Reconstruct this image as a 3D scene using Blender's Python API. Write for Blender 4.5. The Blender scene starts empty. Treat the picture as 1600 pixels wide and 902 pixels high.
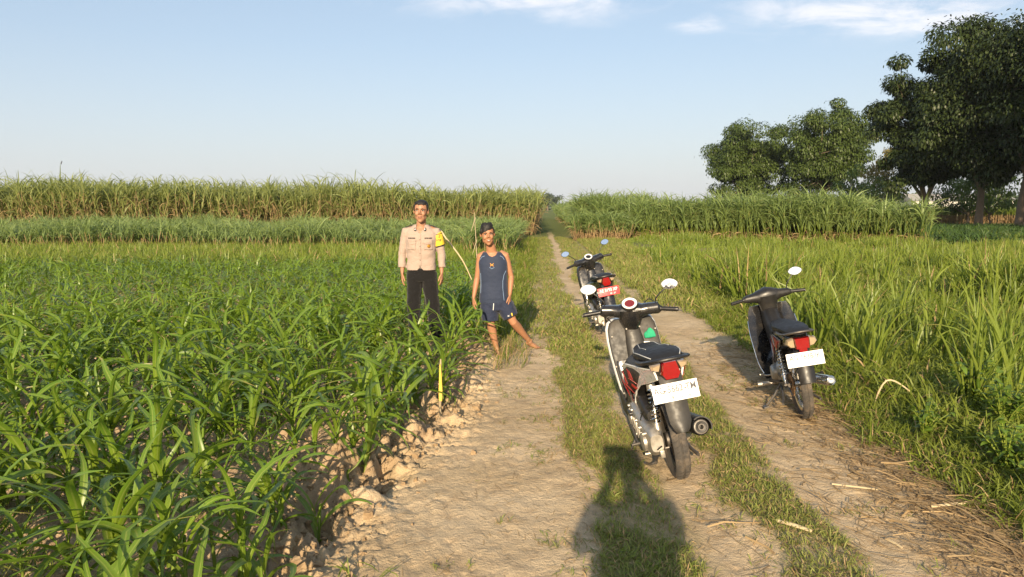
import bpy, bmesh, math, random
import numpy as np
from math import radians as R, sin, cos, tan, pi
from mathutils import Vector, Matrix, noise as mnoise

SC = bpy.context.scene
COL = SC.collection
rng = np.random.default_rng(7)
random.seed(7)

# ---------------------------------------------------------------- camera, sky, sun, exposure
CAM_H, PITCH, SUN_AZ, SUN_EL = 1.70, 6.0, 8.0, 17.5
cd = bpy.data.cameras.new('camera'); cam = bpy.data.objects.new('camera', cd); COL.objects.link(cam)
cam.location = (0, 0, CAM_H); cam.rotation_euler = (R(90 - PITCH), 0, 0)
cd.sensor_width = 36; cd.lens = 27; cd.clip_start = 0.05; cd.clip_end = 6000
SC.camera = cam

W = bpy.data.worlds.new('World'); SC.world = W; W.use_nodes = True
nt = W.node_tree; N = nt.nodes; L = nt.links; N.clear()
def wn(t, **k):
    n = N.new(t)
    for a, b in k.items(): setattr(n, a, b)
    return n
def wmath(op, a, b=None, c=None):
    n = N.new('ShaderNodeMath'); n.operation = op
    for i, v in enumerate((a, b, c)):
        if v is None: continue
        if isinstance(v, (int, float)): n.inputs[i].default_value = v
        else: L.new(v, n.inputs[i])
    return n.outputs[0]
sky = wn('ShaderNodeTexSky', sky_type='NISHITA', sun_disc=False, sun_elevation=R(SUN_EL), sun_rotation=R(180 + SUN_AZ),
         altitude=50, air_density=1.0, dust_density=2.2, ozone_density=1.6)
tc = wn('ShaderNodeTexCoord'); sx = wn('ShaderNodeSeparateXYZ'); L.new(tc.outputs['Generated'], sx.inputs[0])
ys = wmath('MAXIMUM', sx.outputs[1], 0.02)
ax = wmath('DIVIDE', sx.outputs[0], ys); az = wmath('DIVIDE', sx.outputs[2], ys)
cx = wn('ShaderNodeCombineXYZ'); L.new(wmath('MULTIPLY', ax, 3.2), cx.inputs[0]); L.new(wmath('MULTIPLY', az, 9.5), cx.inputs[1])
nz = wn('ShaderNodeTexNoise'); nz.inputs['Scale'].default_value = 2.6; nz.inputs['Detail'].default_value = 10; nz.inputs['Roughness'].default_value = .62
nz.inputs['Distortion'].default_value = .4
L.new(cx.outputs[0], nz.inputs['Vector'])
def blob(x0, z0, sx_, sz_):
    a = wmath('DIVIDE', wmath('SUBTRACT', ax, x0), sx_); b = wmath('DIVIDE', wmath('SUBTRACT', az, z0), sz_)
    q = wmath('ADD', wmath('MULTIPLY', a, a), wmath('MULTIPLY', b, b))
    return wmath('POWER', 2.718, wmath('MULTIPLY', q, -1.0))
m = blob(.04, .272, .21, .042)
m = wmath('MAXIMUM', m, blob(.47, .245, .22, .038)); m = wmath('MAXIMUM', m, wmath('MULTIPLY', blob(.235, .232, .05, .018), .75))
m = wmath('MAXIMUM', m, wmath('MULTIPLY', blob(.24, .30, .5, .03), .7))
cl = wmath('MULTIPLY', m, wmath('SUBTRACT', wmath('MULTIPLY', nz.outputs[0], 2.9), .75))
mr = wn('ShaderNodeMapRange'); mr.interpolation_type = 'SMOOTHSTEP'; L.new(cl, mr.inputs[0])
mr.inputs[1].default_value = .16; mr.inputs[2].default_value = .95; mr.inputs[3].default_value = 0; mr.inputs[4].default_value = .66
mixc = wn('ShaderNodeMix', data_type='RGBA'); L.new(mr.outputs[0], mixc.inputs[0])
# thin milky air over the sky, warm low and pale blue high
mh = wn('ShaderNodeMapRange'); L.new(sx.outputs[2], mh.inputs[0]); mh.inputs[1].default_value = 0; mh.inputs[2].default_value = .30
mh.inputs[3].default_value = .72; mh.inputs[4].default_value = .36
hz = wn('ShaderNodeMix', data_type='RGBA'); L.new(mh.outputs[0], hz.inputs[0]); L.new(sky.outputs[0], hz.inputs[6]); hc = wn('ShaderNodeMix', data_type='RGBA'); mh2 = wn('ShaderNodeMapRange'); L.new(sx.outputs[2], mh2.inputs[0]); mh2.inputs[1].default_value = 0; mh2.inputs[2].default_value = .20; L.new(mh2.outputs[0], hc.inputs[0]); hc.inputs[6].default_value = (6.1, 6.2, 6.4, 1); hc.inputs[7].default_value = (4.8, 5.75, 7.0, 1); L.new(hc.outputs[2], hz.inputs[7])
L.new(hz.outputs[2], mixc.inputs[6]); mixc.inputs[7].default_value = (8.3, 7.9, 7.9, 1)
bg = wn('ShaderNodeBackground'); bg.inputs[1].default_value = 0.084; L.new(mixc.outputs[2], bg.inputs[0])
wo = wn('ShaderNodeOutputWorld'); L.new(bg.outputs[0], wo.inputs[0])

sl = bpy.data.lights.new('sun', 'SUN'); sl.energy = 5.0; sl.angle = R(.5); sl.color = (1.0, .80, .54)
so = bpy.data.objects.new('sun', sl); COL.objects.link(so); so.location = (-5, -30, 20)
SUND = Vector((sin(R(SUN_AZ)) * cos(R(SUN_EL)), cos(R(SUN_AZ)) * cos(R(SUN_EL)), -sin(R(SUN_EL))))
so.rotation_euler = SUND.to_track_quat('-Z', 'Y').to_euler()
SC.view_settings.view_transform = 'Standard'; SC.view_settings.look = 'None'
SC.view_settings.exposure = 0.80; SC.view_settings.gamma = 1
SC.render.engine = 'CYCLES'
SC.cycles.max_bounces = 6; SC.cycles.diffuse_bounces = 3; SC.cycles.glossy_bounces = 3; SC.cycles.transmission_bounces = 4
SC.cycles.transparent_max_bounces = 6; SC.cycles.use_denoising = True; SC.cycles.caustics_reflective = False; SC.cycles.caustics_refractive = False

# ---------------------------------------------------------------- materials
def srgb(h):
    c = [int(h[i:i + 2], 16) / 255 for i in (0, 2, 4)]
    return tuple(x / 12.92 if x <= .04045 else ((x + .055) / 1.055) ** 2.4 for x in c)
class NT:
    def __init__(s, name):
        s.m = bpy.data.materials.new(name); s.m.use_nodes = True; s.t = s.m.node_tree; s.n = s.t.nodes; s.l = s.t.links
        s.b = s.n['Principled BSDF']; s.o = s.n['Material Output']
    def node(s, t, **k):
        n = s.n.new(t)
        for a, b in k.items(): setattr(n, a, b)
        return n
    def set(s, sock, v):
        if isinstance(v, (int, float)): sock.default_value = v
        elif isinstance(v, (tuple, list)): sock.default_value = tuple(v) + ((1,) if len(v) == 3 and sock.type == 'RGBA' else ())
        else: s.l.new(v, sock)
    def math(s, op, a, b=None, clamp=False):
        n = s.node('ShaderNodeMath', operation=op, use_clamp=clamp); s.set(n.inputs[0], a)
        if b is not None: s.set(n.inputs[1], b)
        return n.outputs[0]
    def mix(s, f, a, b, mode='MIX'):
        n = s.node('ShaderNodeMix', data_type='RGBA', blend_type=mode); s.set(n.inputs[0], f); s.set(n.inputs[6], a); s.set(n.inputs[7], b); return n.outputs[2]
    def noise(s, scale, detail=4, vec=None, rough=.55, out=0):
        n = s.node('ShaderNodeTexNoise'); n.inputs['Scale'].default_value = scale; n.inputs['Detail'].default_value = detail; n.inputs['Roughness'].default_value = rough
        s.l.new(vec if vec is not None else s.coord('Object'), n.inputs['Vector']); return n.outputs[out]
    def coord(s, w): 
        return s.node('ShaderNodeTexCoord').outputs[w]
    def pos(s): return s.node('ShaderNodeNewGeometry').outputs['Position']
    def attr(s, name): return s.node('ShaderNodeAttribute', attribute_name=name).outputs['Fac']
    def rampf(s, f, a, b, lo=0., hi=1.):
        n = s.node('ShaderNodeMapRange'); n.interpolation_type = 'SMOOTHSTEP'; s.set(n.inputs[0], f)
        for i, v in enumerate((a, b, lo, hi)): n.inputs[i + 1].default_value = v
        return n.outputs[0]
    def bump(s, h, strength=.3, dist=.01):
        n = s.node('ShaderNodeBump'); n.inputs['Strength'].default_value = strength; n.inputs['Distance'].default_value = dist; s.set(n.inputs['Height'], h)
        s.l.new(n.outputs[0], s.b.inputs['Normal']); return n.outputs[0]
    def P(s, **k):
        for a, v in k.items(): s.set(s.b.inputs[a.replace('_', ' ')], v)
        return s
MATS = {}
def simple(name, col, rough=.5, metal=0., spec=.5, dirt=.0, dirtcol=(.35, .27, .18), coat=0., bump=0., bscale=200., scale=9.):
    t = NT(name); col = tuple(col)
    c = t.mix(t.rampf(t.noise(scale * 6, 3), .3, .7, .0, .35), col, tuple(x * .72 for x in col))
    if dirt: c = t.mix(t.rampf(t.noise(scale, 6, rough=.7), .42, .75, 0, dirt), c, dirtcol)
    rv = t.rampf(t.noise(scale * 3, 3), .3, .7, max(rough - .06, .02), min(rough + .1 + dirt * .2, 1))
    t.P(Base_Color=c, Roughness=rv, Metallic=metal, Coat_Weight=coat); t.b.inputs['Specular IOR Level'].default_value = spec
    if bump: t.bump(t.noise(bscale, 3), bump, .002)
    MATS[name] = t.m; return t.m
def leafmat(name, base, tip, midrib=None, rough=.45, transl=.3, var=.35, varcol=None, spec=.4):
    t = NT(name)
    uv = t.node('ShaderNodeSeparateXYZ'); t.l.new(t.coord('UV'), uv.inputs[0])
    f = t.math('MULTIPLY', uv.outputs[1], 1.0)
    c = t.mix(t.rampf(f, 0., .55), base, tip)
    rn = t.attr('rnd')
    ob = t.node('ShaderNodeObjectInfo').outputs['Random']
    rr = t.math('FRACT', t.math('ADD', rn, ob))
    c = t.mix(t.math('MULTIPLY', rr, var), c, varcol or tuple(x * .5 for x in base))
    c = t.mix(t.rampf(t.noise(1.1, 3, vec=t.pos()), .35, .7, 0, .3), c, varcol or tuple(x * .5 for x in base))
    if midrib:
        d = t.math('ABSOLUTE', t.math('SUBTRACT', uv.outputs[0], .5))
        c = t.mix(t.rampf(d, .05, .12, .75, 0.), c, midrib)
        c = t.mix(t.math('MULTIPLY', t.rampf(uv.outputs[1], .80, .98), t.rampf(t.math('ADD', rr, t.math('MULTIPLY', t.noise(40, 3, t.pos()), .3)), .65, .95, 0, .9)), c, (.34, .27, .09))
        c = t.mix(t.rampf(t.noise(55, 3, t.pos(), .7), .66, .74, 0, .35), c, (.26, .26, .10))
    t.P(Base_Color=c, Roughness=rough); t.b.inputs['Specular IOR Level'].default_value = spec
    tr = t.node('ShaderNodeBsdfTranslucent'); t.set(tr.inputs[0], t.mix(.5, c, (base[0] * 1.8, base[1] * 1.9, base[2] * .9)))
    ms = t.node('ShaderNodeMixShader'); ms.inputs[0].default_value = transl
    t.l.new(t.b.outputs[0], ms.inputs[1]); t.l.new(tr.outputs[0], ms.inputs[2]); t.l.new(ms.outputs[0], t.o.inputs[0])
    MATS[name] = t.m; return t.m

# ---------------------------------------------------------------- numpy noise and ground height
def _hash(ix, iy, s):
    n = (ix * 374761393 + iy * 668265263 + s * 974634777) & 0xffffffff
    n = ((n ^ (n >> 13)) * 1274126177) & 0xffffffff
    return ((n ^ (n >> 16)) & 0xffff) / 65535.0
def vnoise(x, y, s=0):
    x = np.asarray(x, float); y = np.asarray(y, float)
    ix = np.floor(x).astype(np.int64); iy = np.floor(y).astype(np.int64); fx = x - ix; fy = y - iy
    fx = fx * fx * fx * (fx * (fx * 6 - 15) + 10); fy = fy * fy * fy * (fy * (fy * 6 - 15) + 10)
    a = _hash(ix, iy, s); b = _hash(ix + 1, iy, s); c = _hash(ix, iy + 1, s); d = _hash(ix + 1, iy + 1, s)
    return (a * (1 - fx) + b * fx) * (1 - fy) + (c * (1 - fx) + d * fx) * fy
def fbm(x, y, s=0, o=4, g=.5):
    t = 0; a = 1; w = 0
    for i in range(o):
        t = t + a * vnoise(x * 2 ** i + 17.3 * i, y * 2 ** i - 9.1 * i, s + i); w += a; a *= g
    return t / w
def ss(a, b, x):
    t = np.clip((x - a) / (b - a), 0, 1); return t * t * (3 - 2 * t)
def edge_u(y):            # right edge of the corn field, measured across the track
    return -.84 - .36 * ss(6.2, 4.2, y) + .14 * (fbm(y * 1.1, y * 0, 5, 3) - .5) + .1 * ss(10, 20, y)
def ground_z(x, y):
    x = np.asarray(x, float); y = np.asarray(y, float); u = x - .0375 * y
    nr = 1 - ss(20, 23, y)
    e = edge_u(y)
    fld = ss(e + .12, e - .12, u) * nr * ss(-3, 0, y + 1)          # 1 inside the corn field
    ridge = .5 + .5 * np.cos((y + .12 * fbm(x * .8, y * .3, 9, 2)) * 2 * pi / .82)
    z = fld * (-.085 + .13 * ridge ** .8)
    near = 1 - ss(16, 30, y)
    cl = fbm(x * 5.5, y * 5.5, 21, 4, .6)
    band = np.exp(-((u - e - .02) / .30) ** 2) * nr
    rough = (fld * .8 + band * 1.3) * near
    z = z + rough * (.14 * (np.abs(cl - .5) * 2) ** .8 - .035 + .05 * (fbm(x * 14, y * 14, 33, 3) - .5))
    hole = np.clip(fbm(x * 1.9 + 3, y * 1.5, 41, 2) - .56, 0, 1) * 2.4
    z = z - band * hole * .34
    # crumbled bank: sharp-edged steps and cracks along the field margin
    cr = np.abs(fbm(x * 3.1 + 5, y * 3.1, 141, 4, .6) - .5) * 2
    z = z - band * near * .07 * np.exp(-(cr / .06) ** 2) + band * near * .055 * (np.floor(fbm(x * 2.3, y * 2.6, 151, 3) * 9) / 9 - .5) * 2
    # track
    u = u + .28 * ss(8, 20, y)
    wv = .06 * (fbm(y * .35, y * 0 + 3, 50, 3) - .5) * 2
    r1 = np.exp(-((u - .90 - wv) / .20) ** 4); r2 = np.exp(-((u - 1.86 - wv) / .30) ** 4)
    z = z - .035 * r1 - .03 * r2
    z = z + .012 * np.exp(-((u - .42) / .3) ** 4) + .03 * np.exp(-((u - 1.3) / .2) ** 2)
    z = z + (1 - fld) * (.035 * (fbm(x * .9, y * .6, 60, 3) - .5) + near * .018 * (fbm(x * 6, y * 3.2, 62, 4, .6) - .5))
    tr = np.sin(y * 34 + 3 * np.sin(x * 21)) * np.exp(-((u - 1.9 - wv) / .07) ** 2) + np.sin(y * 34 + 1) * np.exp(-((u - .93 - wv) / .06) ** 2)
    st = np.abs(fbm(u * 9 + 3, y * 1.3, 161, 3, .6) - .5) * 2
    z = z + near * (1 - fld) * (.010 * (fbm(x * 14, y * 9, 163, 3, .6) - .5) - .012 * np.exp(-(st / .05) ** 2) * ss(.45, .6, fbm(x * 1.2, y * 1.2, 165, 2)))
    z = z + .0032 * tr * near * ss(.40, .55, fbm(x * 2, y * .7, 167, 2))
    # right-hand verge and field
    u = x - .0375 * y
    v = ss(2.35, 3.1, u)
    z = z + v * (.06 + .05 * (fbm(x * 1.3, y * 1.3, 70, 3) - .5)) + near * ss(2.1, 2.5, u) * .03 * (fbm(x * 7, y * 7, 72, 3, .6) - .5)
    return z
def gz(x, y): return float(ground_z(np.array([x]), np.array([y]))[0])

# ---------------------------------------------------------------- mesh helpers
def tag(o, label=None, cat=None, group=None, kind=None):
    if label: o['label'] = label
    if cat: o['category'] = cat
    if group: o['group'] = group
    if kind: o['kind'] = kind
    return o
def empty(name, loc, rot=(0, 0, 0)):
    o = bpy.data.objects.new(name, None); COL.objects.link(o); o.location = loc; o.rotation_euler = rot; o.empty_display_size = .2; return o
def np_mesh(name, V, F, mats, uv=None, rnd=None, mi=None, smooth=True, attrs=None):
    """V (n,3), F (m,4) or (m,3) index arrays."""
    me = bpy.data.meshes.new(name); V = np.asarray(V, np.float32); F = np.asarray(F, np.int32); k = F.shape[1]
    me.vertices.add(len(V)); me.vertices.foreach_set('co', V.ravel())
    me.loops.add(F.size); me.loops.foreach_set('vertex_index', F.ravel())
    me.polygons.add(len(F)); me.polygons.foreach_set('loop_start', np.arange(len(F), dtype=np.int32) * k)
    me.polygons.foreach_set('loop_total', np.full(len(F), k, np.int32))
    me.polygons.foreach_set('use_smooth', np.full(len(F), smooth, bool))
    if mi is not None: me.polygons.foreach_set('material_index', np.asarray(mi, np.int32))
    if uv is not None:
        l = me.uv_layers.new(name='UVMap'); l.data.foreach_set('uv', np.asarray(uv, np.float32)[F.ravel()].ravel())
    if rnd is not None:
        a = me.attributes.new('rnd', 'FLOAT', 'POINT'); a.data.foreach_set('value', np.asarray(rnd, np.float32))
    for n_, v_ in (attrs or {}).items():
        a = me.attributes.new(n_, 'FLOAT', 'POINT'); a.data.foreach_set('value', np.asarray(v_, np.float32))
    for m_ in (mats if isinstance(mats, (list, tuple)) else [mats]): me.materials.append(m_)
    me.update(calc_edges=True); return me
def link(name, me, parent=None, loc=None):
    o = bpy.data.objects.new(name, me); COL.objects.link(o)
    if parent: o.parent = parent
    if loc is not None: o.location = loc
    return o
class Geo:      # accumulates quads
    def __init__(s): s.V = []; s.F = []; s.UV = []; s.R = []; s.M = []; s.n = 0
    def add(s, V, F, UV, Rn, mi=0):
        s.V.append(V); s.F.append(F + s.n); s.UV.append(UV); s.R.append(Rn); s.M.append(np.full(len(F), mi)); s.n += len(V)
    def mesh(s, name, mats):
        return np_mesh(name, np.concatenate(s.V), np.concatenate(s.F), mats, np.concatenate(s.UV), np.concatenate(s.R), np.concatenate(s.M))
def ribbons(base, azi, length, width, e0, droop, S=6, cross=3, fold=.25, prof='leaf', roll=0., wav=0., rnd=None, pw=1.0, g=None):
    g = g or rng
    n = len(base); s = np.linspace(0, 1, S + 1)
    f = lambda a: np.broadcast_to(np.asarray(a, float), (n,))[:, None]
    azi, length, width, e0, droop, roll = map(f, (azi, length, width, e0, droop, roll))
    el = e0 - droop * s[None, :] ** pw
    elm = .5 * (el[:, 1:] + el[:, :-1]); ds = length / S
    hx = np.concatenate([np.zeros((n, 1)), np.cumsum(np.cos(elm) * ds, 1)], 1)
    hz_ = np.concatenate([np.zeros((n, 1)), np.cumsum(np.sin(elm) * ds, 1)], 1)
    az2 = azi + wav * np.sin(s[None, :] * 3 + azi * 7) * s[None, :]
    ca, sa = np.cos(az2), np.sin(az2)
    C = np.stack([base[:, None, 0] + hx * ca, base[:, None, 1] + hx * sa, base[:, None, 2] + hz_], -1)
    side = np.stack([-sa, ca, np.zeros_like(ca)], -1)
    up = np.stack([-np.sin(el) * ca, -np.sin(el) * sa, np.cos(el)], -1)
    rl = roll * (0.4 + s[None, :]); side2 = side * np.cos(rl)[..., None] + up * np.sin(rl)[..., None]; up2 = up * np.cos(rl)[..., None] - side * np.sin(rl)[..., None]
    if prof == 'leaf': w = np.clip(.45 + 1.8 * s, 0, 1) * (1 - s ** 2.6) ** .8
    elif prof == 'corn': w = np.clip(.5 + 2.2 * s, 0, 1) * (1 - s ** 3.0)
    elif prof == 'blade': w = (1 - s ** 1.6)
    else: w = np.ones_like(s)
    w = np.maximum(w, .04); hw = .5 * width * w[None, :]
    if cross == 3:
        fu = fold * hw
        V = np.stack([C - side2 * hw[..., None] + up2 * fu[..., None], C, C + side2 * hw[..., None] + up2 * fu[..., None]], 2)
        us = [0, .5, 1]
    else:
        V = np.stack([C - side2 * hw[..., None], C + side2 * hw[..., None]], 2); us = [0, 1]
    c = len(us); idx = np.arange(n * (S + 1) * c).reshape(n, S + 1, c)
    F = np.stack([idx[:, :-1, :-1], idx[:, :-1, 1:], idx[:, 1:, 1:], idx[:, 1:, :-1]], -1).reshape(-1, 4)
    UV = np.stack(np.broadcast_arrays(np.array(us)[None, None, :], s[None, :, None] * np.ones((n, 1, 1))), -1).reshape(-1, 2)
    if rnd is None: rnd = g.random(n)
    Rn = np.repeat(rnd, (S + 1) * c)
    return V.reshape(-1, 3), F, UV, Rn
def stalks(base, top, r0, r1, n=4, rnd=None, segs=1):
    k = len(base); a = np.arange(n) * 2 * pi / n; ring = np.stack([np.cos(a), np.sin(a), 0 * a], -1)
    r0 = np.broadcast_to(r0, (k,)); r1 = np.broadcast_to(r1, (k,))
    V = np.stack([base[:, None] + ring[None] * r0[:, None, None], top[:, None] + ring[None] * r1[:, None, None]], 1)
    idx = np.arange(k * 2 * n).reshape(k, 2, n); nx = np.roll(idx, -1, 2)
    F = np.stack([idx[:, 0], nx[:, 0], nx[:, 1], idx[:, 1]], -1).reshape(-1, 4)
    UV = np.zeros((k * 2 * n, 2)); UV.reshape(k, 2, n, 2)[:, 1, :, 1] = 1; UV[:, 0] = .2
    return V.reshape(-1, 3), F, UV, np.repeat(rng.random(k) if rnd is None else rnd, 2 * n)

class MB:
    def __init__(s): s.v = []; s.f = []; s.m = []
    def add(s, v, f, mi=0):
        o = len(s.v); s.v += [tuple(map(float, p)) for p in v]; s.f += [tuple(int(i) + o for i in q) for q in f]; s.m += [mi] * len(f); return s
    def loft(s, rings, mi=0, cap=True):
        n = len(rings[0]); v = [p for r in rings for p in r]; f = []
        for i in range(len(rings) - 1):
            for j in range(n):
                k = (j + 1) % n; f.append((i * n + j, i * n + k, (i + 1) * n + k, (i + 1) * n + j))
        if cap: f.append(tuple(range(n))[::-1]); f.append(tuple((len(rings) - 1) * n + j for j in range(n)))
        return s.add(v, f, mi)
    def tube(s, pts, r, n=10, mi=0, flat=1., side=None, cap=True):
        pts = [Vector(p) for p in pts]; k = len(pts); r = r if isinstance(r, (list, tuple)) else [r] * k
        rings = []; prev = Vector(side) if side is not None else None
        for i, p in enumerate(pts):
            t = (pts[min(i + 1, k - 1)] - pts[max(i - 1, 0)]).normalized()
            if prev is None: prev = t.orthogonal()
            a = prev - t * prev.dot(t)
            a = a.normalized() if a.length > 1e-6 else t.orthogonal().normalized()
            b = t.cross(a); prev = a
            ri = r[i]; ra, rb = (ri if isinstance(ri, tuple) else (ri, ri * flat))
            rings.append([p + a * cos(q) * ra + b * sin(q) * rb for q in [2 * pi * j / n for j in range(n)]])
        return s.loft(rings, mi, cap)
    def curve(s, pts, r, n=10, mi=0, sub=5, **k):
        P_, R_ = smooth_pts(pts, r, sub); return s.tube(P_, R_, n, mi, **k)
    def ell(s, c, r, mi=0, rot=None, u=14, w=9):
        c = Vector(c); M = rot or Matrix.Identity(3); r = r if isinstance(r, (tuple, list)) else (r, r, r); v = []; f = []
        for i in range(1, w):
            th = pi * i / w
            for j in range(u):
                ph = 2 * pi * j / u; v.append(c + M @ Vector((r[0] * sin(th) * cos(ph), r[1] * sin(th) * sin(ph), r[2] * cos(th))))
        v.append(c + M @ Vector((0, 0, r[2]))); v.append(c + M @ Vector((0, 0, -r[2]))); T = len(v) - 2
        for i in range(w - 2):
            for j in range(u):
                k = (j + 1) % u; f.append((i * u + j, (i + 1) * u + j, (i + 1) * u + k, i * u + k))
        for j in range(u):
            k = (j + 1) % u; f.append((T, j, k)); f.append((T + 1, (w - 2) * u + k, (w - 2) * u + j))
        return s.add(v, f, mi)
    def lathe(s, prof, c=(0, 0, 0), axis='X', n=32, mi=0, closed=True):
        """prof: (radius, offset along axis)"""
        c = Vector(c); v = []; f = []; k = len(prof)
        for j in range(n):
            q = 2 * pi * j / n
            for (r, h) in prof:
                p = {'X': Vector((h, r * cos(q), r * sin(q))), 'Y': Vector((r * cos(q), h, r * sin(q))), 'Z': Vector((r * cos(q), r * sin(q), h))}[axis] if isinstance(axis, str) else axis @ Vector((h, r * cos(q), r * sin(q)))
                v.append(c + p)
        for j in range(n):
            j2 = (j + 1) % n
            for i in range(k if closed else k - 1):
                i2 = (i + 1) % k; f.append((j * k + i, j * k + i2, j2 * k + i2, j2 * k + i))
        return s.add(v, f, mi)
    def box(s, c, size, mi=0, rot=None, bev=.0):
        bm = bmesh.new(); bmesh.ops.create_cube(bm, size=1)
        for q in bm.verts: q.co = Vector((q.co.x * size[0], q.co.y * size[1], q.co.z * size[2]))
        if bev: bmesh.ops.bevel(bm, geom=bm.edges[:], offset=bev, segments=2, affect='EDGES', profile=.6)
        M = rot or Matrix.Identity(3); c = Vector(c)
        bm.verts.index_update(); s.add([c + M @ q.co for q in bm.verts], [[q.index for q in fc.verts] for fc in bm.faces], mi); bm.free(); return s
    def prism(s, poly, h0, h1, plane='YZ', mi=0, bev=0., fn=None):
        bm = bmesh.new()
        def mk(a, b, h): return {'YZ': (h, a, b), 'XZ': (a, h, b), 'XY': (a, b, h)}[plane]
        vs = [bm.verts.new(mk(a, b, h0)) for a, b in poly]; fc = bm.faces.new(vs)
        r = bmesh.ops.extrude_face_region(bm, geom=[fc])
        dv = Vector(mk(0, 0, h1)) - Vector(mk(0, 0, h0))
        for q in r['geom']:
            if isinstance(q, bmesh.types.BMVert): q.co += dv
        bmesh.ops.recalc_face_normals(bm, faces=bm.faces[:])
        if bev: bmesh.ops.bevel(bm, geom=bm.edges[:], offset=bev, segments=2, affect='EDGES', clamp_overlap=True)
        bm.verts.index_update()
        s.add([fn(q.co) if fn else q.co for q in bm.verts], [[q.index for q in fc.verts] for fc in bm.faces], mi); bm.free(); return s
    def xf(s, M):
        s.v = [tuple(M @ Vector(p)) for p in s.v]; return s
    def mesh(s, name, mats, angle=38):
        me = bpy.data.meshes.new(name); me.from_pydata(s.v, [], s.f); me.polygons.foreach_set('material_index', s.m)
        for q in (mats if isinstance(mats, (list, tuple)) else [mats]): me.materials.append(q)
        bm = bmesh.new(); bm.from_mesh(me); bmesh.ops.recalc_face_normals(bm, faces=bm.faces[:]); bm.to_mesh(me); bm.free()
        me.polygons.foreach_set('use_smooth', [True] * len(me.polygons))
        me.set_sharp_from_angle(angle=R(angle)); me.update(); return me
    def build(s, name, mats, parent=None, label=None, M=None, angle=38):
        if M is not None: s.xf(M)
        o = link(name, s.mesh(name, mats, angle), parent)
        if label: o['label'] = label
        return o
def smooth_pts(pts, r, sub=5):
    P_ = [Vector(p) for p in pts]; k = len(P_); r = list(r) if isinstance(r, (list, tuple)) else [r] * k; out = []; ro = []
    for i in range(k - 1):
        a = P_[max(i - 1, 0)]; b = P_[i]; c = P_[i + 1]; d = P_[min(i + 2, k - 1)]
        for j in range(sub):
            t = j / sub
            out.append(.5 * ((2 * b) + (c - a) * t + (2 * a - 5 * b + 4 * c - d) * t * t + (3 * b - a - 3 * c + d) * t ** 3))
            if isinstance(r[i], tuple): ro.append((r[i][0] * (1 - t) + r[i + 1][0] * t, r[i][1] * (1 - t) + r[i + 1][1] * t))
            else: ro.append(r[i] * (1 - t) + r[i + 1] * t)
    out.append(P_[-1]); ro.append(r[-1]); return out, ro
def ring(axis, pos, c, hw, hh, n=20, p=2.4, tilt=0.):
    """superellipse ring; axis Y: (x,z) section at y=pos; axis Z: (x,y) section at z=pos; axis X: (y,z) section"""
    o = []
    for j in range(n):
        q = 2 * pi * j / n; a = abs(cos(q)) ** (2 / p) * math.copysign(1, cos(q)) * hw; b = abs(sin(q)) ** (2 / p) * math.copysign(1, sin(q)) * hh
        if axis == 'Y': o.append((c[0] + a, pos + b * tilt, c[1] + b))
        elif axis == 'Z': o.append((c[0] + a, c[1] + b, pos + b * tilt))
        else: o.append((pos, c[0] + a, c[1] + b))
    return o
def text_part(txt, size, mat, parent, M, name='lettering', thick=.0006):
    cu = bpy.data.curves.new(name, 'FONT'); cu.body = txt; cu.size = size; cu.align_x = 'CENTER'; cu.align_y = 'CENTER'; cu.extrude = thick; cu.offset = size * .012
    tmp = bpy.data.objects.new(name, cu); COL.objects.link(tmp); bpy.context.view_layer.update()
    me = bpy.data.meshes.new_from_object(tmp.evaluated_get(bpy.context.evaluated_depsgraph_get())); COL.objects.unlink(tmp); bpy.data.objects.remove(tmp)
    me.transform(M); me.materials.clear(); me.materials.append(mat); return link(name, me, parent)
def remeshed(mb, vox=.006, smooth=4, name='body', fac=.5):
    me = bpy.data.meshes.new('tmp'); me.from_pydata(mb.v, [], mb.f)
    bm = bmesh.new(); bm.from_mesh(me); bmesh.ops.recalc_face_normals(bm, faces=bm.faces[:]); bm.to_mesh(me); bm.free()
    o = bpy.data.objects.new('tmp', me); COL.objects.link(o)
    r = o.modifiers.new('r', 'REMESH'); r.mode = 'VOXEL'; r.voxel_size = vox; r.use_smooth_shade = True
    if smooth: q = o.modifiers.new('s', 'SMOOTH'); q.factor = fac; q.iterations = smooth
    bpy.context.view_layer.update()
    out = bpy.data.meshes.new_from_object(o.evaluated_get(bpy.context.evaluated_depsgraph_get()))
    COL.objects.unlink(o); bpy.data.objects.remove(o); bpy.data.meshes.remove(me); out.name = name; out.polygons.foreach_set('use_smooth', [True] * len(out.polygons)); return out
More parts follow.
